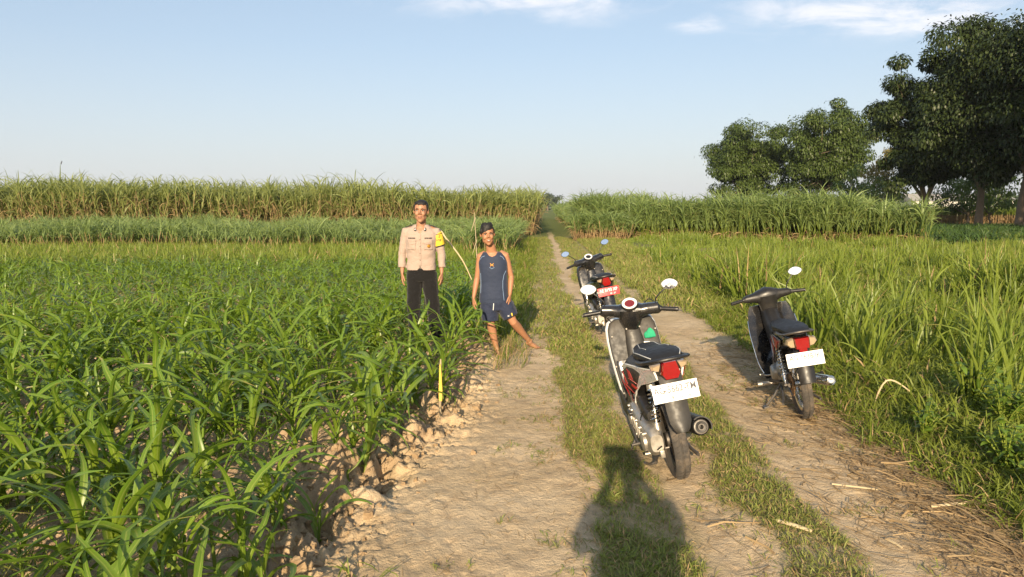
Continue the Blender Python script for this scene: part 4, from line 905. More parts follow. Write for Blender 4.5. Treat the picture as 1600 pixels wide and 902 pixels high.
gc = COL.objects['cloth']; gc.location = rootA.location; gc.rotation_euler = rootA.rotation_euler
b = MB(); b.box((.075, .85, .70), (.05, .012, .085), rot=Matrix.Rotation(.2, 3, 'Y'), bev=.005); o = b.build('tag_card', M_whp, rootA)
rootC = scooter('black scooter with red number plate, farthest up the track', (1.35, 10.2), 3.0, 11.0, 12, M_blkp, M_blk, M_blkp, ('AE 3193 XP', '09 . 27', M_plr, M_inkw, None), decals=False, red_dial=False, trim_mat=M_blkp, mir=(.16, .11))

def underbone(label, loc, heading, lean, steer):
    x, y = loc; root = tag(empty('motorcycle', (x, y, gz(x, y) + .002), (0, -R(lean), R(heading))), label, 'motorcycle', 'motorbikes parked on the track')
    S = steer_matrix(steer, (0, .90, .75)); RR = .292
    wheel(root, 0, RR, RR, .040, .222, spoked=True, mat_rim=M_chr); wheel(root, 1.235, RR - .005, RR - .005, .036, .222, M=S, spoked=True, mat_rim=M_chr)
    b = MB(); st = [((0, 1.235 + .312 * cos(R(a0)), RR + .312 * sin(R(a0))), .050, (0, cos(R(a0)), sin(R(a0)))) for a0 in range(0, 160, 18)]; sheet(b, st, .03); b.build('front_fender', M_blkp, root, M=S)
    b = MB()
    for s in (-1, 1): b.tube([(s * .075, 1.235, RR), (s * .075, 1.0, .72)], [.020, .017], 10)
    b.tube([(0, 1.0, .72), (0, .88, .90)], .02, 10); b.build('front_fork', M_alu, root, M=S)
    # leg shields
    for s in (-1, 1):
        b = MB(); rings = []
        for z, yy, xo, w in ((.22, .60, .165, .07), (.32, .64, .195, .12), (.45, .70, .210, .155), (.58, .77, .215, .165), (.70, .84, .210, .16), (.79, .89, .190, .14), (.84, .91, .165, .11)):
            o = []
            for th, rv in ((.006, 0), (-.006, 1)):
                for k in range(7):
                    t_ = (k if not rv else 6 - k) / 6; xx = xo - w * t_ ** 1.0; o.append((s * xx, yy + .055 * (t_ ** 1.6) + th, z))
            rings.append(o)
        b.loft(rings); lsp = b.build('leg_shield', M_blkp, root)
        b = MB(); b.curve([(s * .176, .605, .27), (s * .203, .655, .36), (s * .214, .72, .50), (s * .217, .785, .62), (s * .209, .845, .72)], .0055, 6); b.build('trim_strip', M_chr, lsp)
    b = MB(); b.loft([ring('Y', yy, (0, z), hw, hh, 18, 2.6) for yy, z, hw, hh in ((.93, .80, .06, .08), (.86, .73, .080, .12), (.72, .62, .080, .14), (.55, .53, .078, .14), (.40, .53, .085, .14), (.30, .58, .08, .12))]); b.build('frame_cover', M_blk, root)
    # rear body
    hb = [(-.36, .70, .05, .03), (-.28, .70, .085, .05), (-.1, .68, .10, .06), (.15, .65, .11, .09), (.38, .60, .10, .12), (.44, .58, .08, .11)]
    b = MB(); b.loft([ring('Y', yy, (0, z), hw, hh, 20, 2.8) for yy, z, hw, hh in hb]); b.build('rear_body', M_blkp, root)
    hwat = lambda yy: float(np.interp(yy, [q[0] for q in hb], [q[2] for q in hb]))
    for s in (-1, 1):
        fn = lambda off: (lambda c: (s * (hwat(c.y) + off + c.x), c.y, c.z))
        b = MB(); b.prism([(-.10, .69), (.12, .70), (.36, .66), (.42, .52), (.36, .40), (.24, .44), (.10, .56), (-.06, .63)], 0, .010, bev=.003, fn=fn(.004)); sp_ = b.build('side_cover', M_blkp, root)
        b = MB(); b.prism([(-.02, .665), (.14, .685), (.09, .63), (.16, .62), (.06, .58), (.04, .625)], 0, .0015, fn=fn(.0155)); b.prism([(.18, .60), (.27, .66), (.24, .54), (.20, .52)], 0, .0015, fn=fn(.0155)); b.build('decal', M_redm, sp_)
        b = MB(); b.prism([(.15, .66), (.20, .68), (.17, .61), (.13, .60)], 0, .0013, fn=fn(.0157)); b.prism([(.26, .52), (.30, .60), (.33, .56), (.30, .47)], 0, .0013, fn=fn(.0157)); b.build('decal', M_pip, sp_)
        b = MB(); b.prism([(.31, .50), (.36, .62), (.39, .54), (.35, .43)], 0, .0013, fn=fn(.0159)); b.build('decal', M_pur, sp_)
    ss_ = [(-.33, .765, .05, .010), (-.29, .770, .085, .022), (-.18, .772, .105, .032), (.0, .762, .115, .036), (.16, .748, .118, .038), (.30, .735, .10, .038), (.42, .735, .075, .034), (.48, .72, .05, .02)]
    b = MB(); b.loft([ring('Y', yy, (0, z), hw, hh, 20, 2.8) for yy, z, hw, hh in ss_]); b.build('seat', M_seat, root)
    b = MB(); b.curve([(-.105, .02, .735), (-.118, -.14, .745), (-.105, -.30, .765), (-.05, -.385, .785), (.05, -.385, .785), (.105, -.30, .765), (.118, -.14, .745), (.105, .02, .735)], [(.009, .014)] * 8, 10, side=(0, 0, 1)); b.build('grab_rail', M_stl, root)
    b = MB(); b.loft([[(px * k, yy, z) for px, z in ((-.052, .655), (-.056, .735), (.056, .735), (.052, .655))] for yy, k in ((-.33, 1.), (-.375, 1.), (-.39, .9))]); b.loft([[(px, yy, z) for px, z in ((-.028, .62), (-.030, .655), (.030, .655), (.028, .62))] for yy in (-.34, -.382)]); b.build('tail_lamp', M_red, root)
    for s in (-1, 1):
        b = MB(); b.loft([[(s * px, yy, z) for px, z in ((.058, .735), (.105, .725), (.115, .695), (.09, .665), (.055, .66))] for yy in (-.30, -.355)] + [[(s * px, -.368, z) for px, z in ((.06, .728), (.098, .718), (.105, .695), (.085, .672), (.058, .668))]]); b.build('turn_signal', M_lens, root)
    b = MB(); st = [((0, -.28, .68), .060, (0, -1, .3)), ((0, -.34, .62), .058, (0, -1, .3)), ((0, -.365, .55), .055, (0, -1, .3)), ((0, -.385, .47), .060, (0, -1, .3)), ((0, -.40, .40), .058, (0, -1, .3)), ((0, -.405, .385), .052, (0, -1, .3))]
    sheet(b, st, .020, .005); b.build('rear_mudguard', M_blk, root)
    plate(root, (0, -.40, .575), R(12), 'AG 1638 JK', '11 . 27', M_plw, M_ink)
    # swingarm, chain, shocks, engine
    b = MB()
    for s in (-1, 1): b.tube([(s * .085, -.03, RR), (s * .085, .42, .30)], [(.012, .018), (.014, .022)], 8, side=(1, 0, 0))
    b.tube([(-.12, 0, RR), (.12, 0, RR)], .012, 10); b.build('swingarm', M_stl, root)
    b = MB(); b.lathe([(.045, -.003), (.085, -.003), (.092, 0), (.085, .003), (.045, .003)], (-.062, 0, RR), 'X', 36)
    for i in range(18): b.box((-.062, .09 * cos(i * pi / 9), RR + .09 * sin(i * pi / 9)), (.006, .012, .012), rot=Matrix.Rotation(i * pi / 9, 3, 'X'))
    b.build('sprocket', simple('rusty_steel', (.30, .17, .08), .6, metal=.5), root)
    b = MB(); b.tube([(-.064, -.01, RR + .09), (-.064, .44, .335)], .007, 6); b.tube([(-.064, -.01, RR - .09), (-.064, .44, .27)], .007, 6); b.build('chain', M_stl, root)
    for s in (-1, 1):
        b = MB(); b.tube([(s * .11, -.02, .31), (s * .10, .13, .65)], .009, 10); b.tube([(s * .11, -.015, .33), (s * .108, .01, .39)], .020, 12); sh = b.build('shock_absorber', M_chr, root)
        b = MB(); helix(b, (s * .109, -.005, .36), (s * .101, .115, .62), .023, .0048, 10); b.build('spring', M_chr, sh)
    b = MB(); b.loft([ring('Y', yy, (0, z), hw, hh, 16, 3) for yy, z, hw, hh in ((.34, .30, .08, .08), (.38, .30, .10, .10), (.56, .30, .10, .10), (.62, .31, .06, .06))]); b.loft([ring('Y', yy, (0, .33), .055, .055, 16, 4) for yy in (.60, .80)])
    for i in range(7): b.box((0, .63 + i * .024, .33), (.13, .007, .13), bev=.002)
    b.lathe([(0, -.03), (.055, -.03), (.07, -.015), (.07, .03), (0, .03)], (-.105, .47, .30), 'X', 20, closed=False); b.build('engine', M_alu, root)
    b = MB(); b.tube([(-.20, .40, .225), (.20, .40, .225)], .011, 10)
    for s in (-1, 1): b.tube([(s * .17, .40, .228), (s * .275, .395, .232)], [.017, .019], 12)
    b.curve([(-.12, .52, .27), (-.165, .56, .26), (-.17, .66, .25)], .007, 6); b.tube([(-.15, .66, .25), (-.21, .66, .25)], .009, 8); b.build('foot_pegs', M_alu, root)
    b = MB()
    for s in (-1, 1): b.tube([(s * .10, .12, .30), (s * .17, .10, .31)], .009, 8); b.tube([(s * .16, .10, .31), (s * .215, .08, .33)], .014, 10); b.build('passenger_peg', M_blk, root); b = MB()
    lz = lambda xx: -xx * tan(R(lean))
    b = MB(); b.curve([(-.09, .36, .22), (-.16, .34, .13), (-.245, .30, lz(-.245) + .01)], .010, 8); b.box((-.25, .30, lz(-.25) + .004), (.045, .07, .012), rot=Matrix.Rotation(-R(lean), 3, 'Y'), bev=.003); b.build('side_stand', M_stl, root)
    b = MB()
    for s in (-1, 1): b.curve([(s * .09, .34, .20), (s * .11, .18, .15), (s * .15, .02, .13)], .010, 8)
    b.build('centre_stand', M_stl, root)
    A_, B_ = Vector((.125, .34, .25)), Vector((.185, -.27, .345)); d = (A_ - B_).normalized(); Q = d.to_track_quat('X', 'Z').to_matrix(); ln = (A_ - B_).length
    b = MB(); b.lathe([(0, ln), (.02, ln), (.036, ln - .10), (.043, ln - .2), (.043, .05), (.040, .0), (.036, -.004), (.024, .004), (.020, -.014), (.014, -.014), (.014, .05), (0, .05)], B_, Q, 26, closed=False); b.curve([A_ - d * .02, (.11, .50, .20), (.05, .75, .22), (.02, .79, .30)], .014, 10); b.build('muffler', M_chr, root)
    b = MB(); b.lathe([(.0135, .002), (.0135, -.0145), (0, -.01)], B_, Q, 14, closed=False)
    # handlebar
    b = MB(); b.loft([ring('X', xx, (yy, z), hy, hz_, 18, 2.6) for xx, yy, z, hy, hz_ in ((-.215, .85, .925, .024, .022), (-.19, .855, .927, .038, .033), (-.12, .87, .925, .050, .042), (-.08, .88, .922, .075, .060), (0, .885, .935, .092, .072), (.08, .88, .922, .075, .060), (.12, .87, .925, .050, .042), (.19, .855, .927, .038, .033), (.215, .85, .925, .024, .022))])
    b.loft([ring('Z', z, (0, yy), hw, hd, 18, 3) for z, yy, hw, hd in ((.70, .880, .072, .060), (.82, .875, .076, .066), (.89, .87, .092, .076), (.93, .862, .088, .078))]); hc = b.build('handlebar_cowl', M_blk, root, M=S)
    b = MB(); b.loft([[Vector((px, .835 + .045 * t_ + .0, .962 + .03 * t_)) + Vector((0, -.004, .006)) * e for px, t_ in ((-.055, 0), (-.05, 1), (.05, 1), (.055, 0))] for e in (0, 1)]); b.build('dial_face', M_stl, hc, M=S)
    hbar = MB().tube([(-.25, .845, .925), (.25, .845, .925)], .010, 8).build('handlebar', M_stl, root, M=S)
    for s in (-1, 1):
        pts_ = [Vector((s * (.215 + .120 * k / 12), .845 - .030 * k / 12, .925 - .008 * k / 12)) for k in range(13)]
        b = MB(); b.tube(pts_, [.0155 + .001 * (k % 2) for k in range(13)], 14); b.tube([pts_[0], pts_[0] + Vector((s * .006, 0, 0))], .022, 14); b.build('grip', M_blk, hbar, M=S)
    b = MB(); b.curve([(.20, .88, .925), (.24, .905, .92), (.30, .905, .912), (.355, .875, .90)], .005, 8); b.build('brake_lever', M_alu, hbar, M=S)
    mirror(root, 1, .945, .87, S, .155, .085, .062, .037, .19)
    b = MB(); b.tube([(0, .835, .80), (0, .825, .80)], .014, 12); b.build('key_switch', M_alu, root, M=S)
    b = MB(); b.box((.05, .78, .66), (.02, .012, .07), bev=.003); b.build('sticker', M_org, root)
    return root
underbone('black underbone motorcycle with spoked wheels and silver muffler by the right verge', (2.41, 6.17), -8.0, 11.0, 3)
# ---------------------------------------------------------------- people
def skinmat(name, col):
    t = NT(name); c = t.mix(t.rampf(t.noise(9, 4), .35, .7, 0, .35), col, tuple(x * .78 for x in col)); t.P(Base_Color=c, Roughness=.5, Subsurface_Weight=.06, Subsurface_Scale=.01)
    t.b.inputs['Subsurface Radius'].default_value = (1, .3, .15); t.b.inputs['Specular IOR Level'].default_value = .35; return t.m
def clothmat(name, col, rough=.85, wr=.6, sc=14):
    t = NT(name); c = t.mix(t.rampf(t.noise(5, 4), .35, .7, 0, .25), col, tuple(x * .75 for x in col)); t.P(Base_Color=c, Roughness=rough, Sheen_Weight=.15); t.b.inputs['Specular IOR Level'].default_value = .2
    m = t.node('ShaderNodeMapping'); m.inputs['Scale'].default_value = (1, 1, 1.9); t.l.new(t.coord('Object'), m.inputs[0])
    t.bump(t.noise(sc, 3, m.outputs[0]), wr, .02); return t.m
M_skin1 = skinmat('skin', (.36, .185, .11)); M_skin2 = skinmat('tanned_skin', (.36, .175, .095)); M_lip = simple('lips', (.26, .11, .075), .5)
M_hair = simple('black_hair', (.008, .007, .007), .6, bump=.6, bscale=90); M_eyew = simple('eye_white', (.62, .58, .54), .3); M_eyeb = simple('eye_dark', (.02, .012, .01), .2); M_teeth = simple('teeth', (.7, .66, .6), .3)
M_khaki = clothmat('beige_uniform_cloth', (.37, .285, .24)); M_blkc = clothmat('black_trouser_cloth', (.010, .0095, .010), .95); M_navy = clothmat('navy_jersey', (.026, .036, .068), .7, .35); M_navy2 = clothmat('navy_shorts_cloth', (.020, .027, .055), .75, .6)
M_lblue = simple('pale_blue_piping', (.18, .27, .42), .6); M_yc = simple('yellow_cloth', (.75, .52, .04), .7); M_orc = simple('orange_print', (.75, .33, .05), .6); M_bc = simple('dark_print', (.02, .02, .02), .7); M_wc = simple('white_print', (.75, .75, .75), .6)
M_boot = simple('black_boot', (.02, .02, .02), .5, dirt=.4); M_gold = simple('gold_badge', (.65, .33, .06), .35, metal=.6)
V = Vector
def hand(mb, w, d, pn, s=1., curl=.5, spread=.10, thumb=1):
    """w wrist, d direction of the fingers, pn palm normal; palm and five bent fingers"""
    w, d, pn = V(w), V(d).normalized(), V(pn); pn = (pn - d * pn.dot(d)).normalized(); sd = d.cross(pn).normalized() * thumb
    k = s
    mb.tube([w - d * .02 * k, w + d * .02 * k, w + d * .05 * k, w + d * .082 * k], [(.021 * k, .017 * k), (.029 * k, .015 * k), (.038 * k, .014 * k), (.036 * k, .011 * k)], 12, side=sd)
    for i, (off, ln, rr) in enumerate(((-.030, .060, .0075), (-.010, .073, .0082), (.0105, .077, .0085), (.030, .069, .0082))):
        p = w + d * .072 * k + sd * off * k; a = spread * (i - 1.5); dd = (d + sd * a).normalized(); pts = [p]; cur = 0
        for j, f_ in enumerate((.42, .32, .26)):
            cur += curl * (.45 + .3 * j); q = (dd * cos(cur) + pn * sin(cur)); pts.append(pts[-1] + q * ln * f_ * k)
        mb.tube(pts, [rr * k * 1.05, rr * k, rr * k * .93, rr * k * .75], 8)
        mb.ell(pts[-1], rr * k * .75, u=8, w=6)
    p = w + d * .018 * k + sd * .022 * k; q1 = (d * .7 + sd * .65 + pn * .25).normalized(); q2 = (d * .95 + sd * .22 + pn * .3).normalized()
    pts = [p, p + q1 * .036 * k, p + q1 * .036 * k + q2 * .030 * k, p + q1 * .036 * k + q2 * .052 * k]; mb.tube(pts, [.0125 * k, .0110 * k, .0098 * k, .0075 * k], 8); mb.ell(pts[-1], .0075 * k, u=8, w=6)
def head(mb, Mh, s=1.):
    """local head: face towards -Y, z=0 at the chin, top at .225"""
    def E(c, r, rot=None): mb.ell(Mh @ (V(c) * s), tuple(x * s for x in r), rot=Mh.to_3x3() @ (rot or Matrix.Identity(3)), u=18, w=12)
    def T(p, r, n=10): mb.tube([Mh @ (V(q) * s) for q in p], [x * s for x in r], n)
    E((0, .012, .145), (.076, .094, .080)); E((0, -.02, .098), (.064, .066, .085)); E((0, -.036, .048), (.050, .046, .045)); E((0, -.058, .017), (.024, .020, .018))
    for x in (-1, 1):
        E((x * .034, -.066, .088), (.022, .018, .024)); E((x * .030, -.078, .136), (.026, .012, .009)); E((x * .076, .008, .112), (.009, .018, .030), Matrix.Rotation(.2 * x, 3, 'Z')); E((x * .044, -.012, .055), (.018, .032, .030))
    T([(0, -.080, .132), (0, -.092, .110), (0, -.104, .092)], [.010, .011, .014]); E((-.012, -.092, .088), (.009, .011, .008)); E((.012, -.092, .088), (.009, .011, .008))
    E((0, -.083, .060), (.024, .010, .0055)); E((0, -.081, .048), (.021, .010, .0065))
def person(name, label, P, cat='person'):
    root = tag(empty('person', P['loc'], (0, 0, 0)), label, cat); s = P.get('hs', 1.)
    b = MB(); J = P
    Mh = Matrix.Translation(J['chin']) @ Matrix.Rotation(J.get('yaw', 0), 4, 'Z') @ Matrix.Rotation(J.get('roll', 0), 4, 'Y') @ Matrix.Rotation(J.get('nod', 0), 4, 'X')
    head(b, Mh, s)
    hc = Mh @ (V((0, .03, .07)) * s); nb = V(J['neck'])
    b.tube([nb - V((0, 0, .05)), nb.lerp(hc, .5), hc], [.062 * s, .050 * s, .050 * s], 14)
    b.loft([ring('Z', z, (cx_, cy_), hw, hd, 28, 2.3) for z, cx_, cy_, hw, hd in J['torso']])
    for sd in ('L', 'R'):
        sh, el, wr = V(J['sh' + sd]), V(J['el' + sd]), V(J['wr' + sd]); a = J.get('arm', 1.)
        b.tube([V(J['sh' + sd]).lerp(V(J['neck']), .45), sh, sh.lerp(el, .3), sh.lerp(el, .75), el, el.lerp(wr, .25), el.lerp(wr, .7), wr], [.046 * a, .051 * a, .045 * a, .037 * a, .036 * a, .039 * a, .030 * a, .022 * a], 14)
        if J.get('hd' + sd): hand(b, wr, J['hd' + sd], J['pn' + sd], J.get('hands', 1.), J.get('curl', .5), thumb=J['th' + sd])
        hp, kn, an = V(J['hip' + sd]), V(J['kn' + sd]), V(J['an' + sd]); l = J.get('leg', 1.)
        b.tube([hp + V((0, 0, .05)), hp, hp.lerp(kn, .5), kn.lerp(hp, .12), kn, kn.lerp(an, .25) + V((0, .012, 0)), kn.lerp(an, .6), an], [.080 * l, .088 * l, .072 * l, .056 * l, .052 * l, .056 * l, .042 * l, .032 * l], 16)
        t = V(J['toe' + sd]); b.tube([an + V((0, 0, .02)), an.lerp(t, .15) - V((0, 0, .025)), an.lerp(t, .55) - V((0, 0, .012)), t - V((0, 0, .004))], [.034 * l, (.036 * l, .034 * l), (.040 * l, .026 * l), (.036 * l, .014 * l)], 12, side=(t - an).cross(V((0, 0, 1))).normalized())
        b.ell(an + (an - t).normalized() * .028 - V((0, 0, .035)), .030 * l)
        if J.get('barefoot'):
            f_ = (t - an); f_.z = 0; f_.normalize(); sd_ = f_.cross(V((0, 0, 1)))
            for k in range(5):
                o = t + sd_ * (k - 2) * .015 + f_ * (.004 - .004 * abs(k - 1)); b.tube([o - f_ * .02, o + f_ * .014], [.009, .0075], 8); b.ell(o + f_ * .014, .0075, u=8, w=6)
    me = remeshed(b, .0055, 3, 'body')
    me.materials.clear(); me.materials.append(J['skin']); me.materials.append(M_lip)
    bm = bmesh.new(); bm.from_mesh(me); Mi = Mh.inverted()
    for f in bm.faces:
        c = (Mi @ f.calc_center_median()) / s
        f.material_index = 1 if (c.y < -.080 and abs(c.x) < .019 and .045 < c.z < .063) else 0
    bm.to_mesh(me); bm.free(); n0 = len(me.materials)
    # eyes, brows and teeth joined into the body mesh
    e = MB(); H_ = lambda p: Mh @ (V(p) * s); R3 = Mh.to_3x3()
    for x in (-1, 1):
        e.ell(H_((x * .030, -.0735, .118)), (.014 * s, .008 * s, .0055 * s), 2, R3); e.ell(H_((x * .030, -.080, .118)), (.0058 * s, .003 * s, .0052 * s), 3, R3)
        e.tube([H_((x * .012, -.090, .134)), H_((x * .030, -.092, .1385)), H_((x * .052, -.078, .133))], [.0035 * s, .0042 * s, .002 * s], 6, mi=4)
        e.tube([H_((x * .018, -.0795, .121)), H_((x * .031, -.0825, .1245)), H_((x * .046, -.076, .120))], .0018 * s, 5, mi=3)
    if J.get('smile'): e.ell(H_((0, -.0895, .0545)), (.014 * s, .003 * s, .0028 * s), 5, R3)
    bm = bmesh.new(); bm.from_mesh(me); me2 = bpy.data.meshes.new('t'); me2.from_pydata(e.v, [], e.f); me2.polygons.foreach_set('material_index', e.m); me2.polygons.foreach_set('use_smooth', [True] * len(e.f)); bm.from_mesh(me2); bm.to_mesh(me); bm.free()
    for m_ in (M_eyew, M_eyeb, M_hair, M_teeth): me.materials.append(m_)
    link('body', me, root); return root, Mh
def hair(root, Mh, s, fringe):
    rr = random.Random(5); b = MB(); H_ = lambda p: Mh @ (V(p) * s); R3 = Mh.to_3x3()
    b.ell(H_((0, .026, .153)), ((.0735 if fringe else .0775) * s, .090 * s, .078 * s), rot=R3, u=24, w=16)
    for x in (-1, 1): b.ell(H_((x * .066, .020, .138)), (.012 * s, .040 * s, .042 * s), rot=R3)
    if fringe:
        b.ell(H_((0, .010, .188)), (.061 * s, .076 * s, .041 * s), rot=R3, u=20, w=12)
        for i in range(120):
            a0 = rr.uniform(-1.35, 1.35); x0 = .05 * sin(a0) * 1.2; p0 = (x0 * .8, -.045 * cos(a0), .228 + .012 * rr.random()); p1 = (.060 * sin(a0) + rr.uniform(-.006, .006), -.078 * cos(a0) + .004, .195 + .016 * rr.random()); p2 = (p1[0] - rr.uniform(.0, .028), p1[1] * .99 - .003, rr.uniform(.140, .172) + .022 * sin(a0))
            b.curve([H_(p0), H_(p1), H_(p2)], [.0055 * s, .0055 * s, .0022 * s], 5, sub=3)
        for i in range(45):
            a0 = rr.uniform(0, 6.28); q = V((cos(a0) * .036, sin(a0) * .05 + .005, .216)); b.tube([H_(q), H_(q + V((rr.uniform(-.02, .01), rr.uniform(-.03, .02), rr.uniform(.006, .028))))], [.007 * s, .002], 5)
    else:
        b.ell(H_((0, .004, .188)), (.063 * s, .080 * s, .037 * s), rot=R3, u=20, w=12)
    for x in (-1, 1): b.tube([H_((x * .064, -.036, .180)), H_((x * .0715, -.030, .150)), H_((x * .0735, -.022, .112))], [.011 * s, .009 * s, .004 * s], 8)
    for k in range(9): a0 = -1.0 + .25 * k; b.tube([H_((.060 * sin(a0), -.052 * cos(a0) - .004, .205)), H_((.063 * sin(a0), -.076 * cos(a0) + .002, .183)), H_((.070 * sin(a0) + .004, -.083 * cos(a0) + .004, (.168 if not fringe else .158) + .008 * (k % 3)))], [.014 * s, .011 * s, .003 * s], 6)
    b.ell(H_((0, .055, .115)), (.064 * s, .050 * s, .055 * s), rot=R3)
    me = remeshed(b, .005, 2, 'hair'); me.materials.clear(); me.materials.append(M_hair); o = link('hair', me, root); return o
def garment(name, root, b, mat, vox=.008, sm=3, wr=.006, cut=None, fr=9., seed=0, zs=1.8):
    me = remeshed(b, vox, sm, name); n = len(me.vertices); co = np.empty(n * 3, np.float32); me.vertices.foreach_get('co', co); co = co.reshape(-1, 3); no = np.empty(n * 3, np.float32); me.vertices.foreach_get('normal', no); no = no.reshape(-1, 3)
    d = np.array([mnoise.noise(V((c[0] * fr + seed, c[1] * fr, c[2] * fr * zs))) + .5 * mnoise.noise(V((c[0] * fr * 2.2 + c[2] * 10, c[1] * fr * 2, c[2] * fr * 3 + seed))) for c in co])
    co += no * (d * wr)[:, None]; me.vertices.foreach_set('co', co.ravel())
    if cut:
        bm = bmesh.new(); bm.from_mesh(me); bmesh.ops.delete(bm, geom=[f for f in bm.faces if cut(f.calc_center_median())], context='FACES'); bm.to_mesh(me); bm.free()
    me.materials.clear(); me.materials.append(mat); me.update(); return link(name, me, root)
def surf_patch(root, tgt, name, mat, poly, thick=.004, y0=-1., sub=5):
    """thin patch laid on the front of a garment: polygon in x,z projected along +Y on the mesh tgt"""
    from mathutils.bvhtree import BVHTree
    me = tgt.data; bv = BVHTree.FromPolygons([v.co for v in me.vertices], [tuple(p.vertices) for p in me.polygons])
    bm = bmesh.new(); f = bm.faces.new([bm.verts.new((x, 0, z)) for x, z in poly])
    xs = [p[0] for p in poly]; zs_ = [p[1] for p in poly]
    for ax_, lo, hi in ((0, min(xs), max(xs)), (2, min(zs_), max(zs_))):
        k = max(1, int((hi - lo) / .012))
        for i in range(1, k):
            v = lo + (hi - lo) * i / k; no = V((1, 0, 0)) if ax_ == 0 else V((0, 0, 1)); bmesh.ops.bisect_plane(bm, geom=bm.verts[:] + bm.edges[:] + bm.faces[:], plane_co=no * v, plane_no=no)
    for v in bm.verts:
        h = bv.ray_cast(V((v.co.x, y0, v.co.z)), V((0, 1, 0)))
        v.co.y = (h[0].y if h[0] else v.co.y) - thick
    r = bmesh.ops.extrude_face_region(bm, geom=bm.faces[:])
    for v in r['geom']:
        if isinstance(v, bmesh.types.BMVert): v.co.y += thick + .002
    bmesh.ops.recalc_face_normals(bm, faces=bm.faces[:]); m2 = bpy.data.meshes.new(name); bm.to_mesh(m2); bm.free(); m2.materials.append(mat); m2.polygons.foreach_set('use_smooth', [True] * len(m2.polygons)); return link(name, m2, tgt)
def strip_poly(pts, w):
    o = []; u = []
    for i, p in enumerate(pts):
        a = pts[max(i - 1, 0)]; b_ = pts[min(i + 1, len(pts) - 1)]; dx, dz = b_[0] - a[0], b_[1] - a[1]; l = math.hypot(dx, dz) or 1; nx, nz_ = -dz / l * w / 2, dx / l * w / 2
        o.append((p[0] + nx, p[1] + nz_)); u.append((p[0] - nx, p[1] - nz_))
    return o + u[::-1]

# --- police officer standing in the corn
P1 = dict(loc=(-1.08, 9.15, gz(-1.08, 9.15)), chin=V((.01, -.080, 1.500)), neck=(.0, .0, 1.46), hs=1.17, yaw=-.05, roll=.02, skin=M_skin1,
    torso=[(.86, .0, .0, .15, .10), (.94, .0, .0, .17, .115), (1.06, .0, .0, .150, .10), (1.20, .0, .0, .170, .115), (1.32, .0, .0, .185, .115), (1.40, .0, .0, .165, .095), (1.45, .0, .0, .09, .07)],
    shL=(-.195, .0, 1.385), elL=(-.240, .01, 1.13), wrL=(-.245, -.03, .90), shR=(.20, .0, 1.385), elR=(.250, .01, 1.13), wrR=(.262, -.03, .90),
    hdL=(-.02, -.05, -1), hdR=(.02, -.05, -1), pnL=(1, .3, 0), pnR=(-1, .3, 0), thL=1, thR=-1, hands=1.05, curl=.35,
    hipL=(-.09, 0, .86), knL=(-.105, -.02, .47), anL=(-.10, .02, .09), toeL=(-.14, -.15, .03), hipR=(.09, 0, .86), knR=(.15, -.03, .48), anR=(.18, .0, .09), toeR=(.24, -.16, .03))
r1, Mh1 = person('person', 'man in beige uniform shirt and black trousers with yellow armband standing in the corn', P1)
hair(r1, Mh1, 1.17, False); r1.scale = (.93, .95, 1.0); r1.location.z += .035
b = MB(); b.loft([ring('Z', z, (cx_, cy_), hw, hd, 28, 2.4) for z, cx_, cy_, hw, hd in ((.935, .0, -.005, .190, .135), (.98, .0, -.005, .188, .133), (1.06, .0, -.005, .178, .128), (1.18, .0, -.01, .188, .138), (1.30, .0, -.01, .203, .140), (1.38, .0, -.005, .200, .118), (1.435, .0, 0, .155, .095), (1.475, .0, .005, .085, .075))])
for s, E_, W_ in ((-1, V((-.247, .01, 1.13)), V((-.249, -.018, .965))), (1, V((.257, .01, 1.13)), V((.265, -.018, .965)))):
    S_ = V((s * .195, 0, 1.385)); b.tube([V((s * .10, 0, 1.385)), S_, S_.lerp(E_, .4), E_, E_.lerp(W_, .5), W_], [.070, .066, .058, .053, .050, .048], 16)
shirt = garment('shirt', r1, b, M_khaki, .008, 3, .008, fr=8, cut=lambda c: (c.z < .940) or (c.z < .985 - abs(c.x) * 1.2 and c.y < 0 and abs(c.x) < .035) or (c.z > 1.37 and c.y < -.02 and abs(c.x) < .040 * (c.z - 1.36) / .05 and abs(c.x) < .05))
for s in (-1, 1):   # collar wings, epaulettes, pockets
    b = MB(); b.prism([(s * .012, 1.385), (s * .075, 1.405), (s * .085, 1.455), (s * .06, 1.475)], -.120, -.112, 'XZ', bev=.002, fn=lambda c: V((c.x, c.y + (c.z - 1.385) * .85 + abs(c.x) * .25, c.z))); b.build('collar', M_khaki, shirt)
    b = MB(); b.box((s * .150, -.005, 1.458), (.10, .05, .010), rot=Matrix.Rotation(s * .28, 3, 'Y'), bev=.002); b.build('epaulette', M_bc, shirt)
    surf_patch(r1, shirt, 'pocket', M_khaki, [(s * .105 - .052, 1.18), (s * .105 + .052, 1.18), (s * .105 + .052, 1.295), (s * .105 - .052, 1.295)], .004)
    surf_patch(r1, shirt, 'pocket_flap', M_khaki, [(s * .105 - .056, 1.255), (s * .105, 1.240), (s * .105 + .056, 1.255), (s * .105 + .056, 1.30), (s * .105 - .056, 1.30)], .010)
    xx = s * .105 - .045
    for w in (.010, .006, .013, .006, .009, .012, .008):   # worn, unreadable name tape lettering
        surf_patch(r1, shirt, 'name_tape', M_bc, [(xx, 1.309), (xx + w, 1.309), (xx + w, 1.325), (xx, 1.325)], .006); xx += w + .0045
    surf_patch(r1, shirt, 'collar_badge', M_bc, [(s * .062 - .012, 1.405), (s * .062 + .012, 1.405), (s * .062 + .014, 1.432), (s * .062, 1.442), (s * .062 - .014, 1.432)], .028)
    surf_patch(r1, shirt, 'collar_badge', M_wc, [(s * .062 - .005, 1.413), (s * .062 + .006, 1.413), (s * .062 + .006, 1.430), (s * .062 - .005, 1.430)], .031)
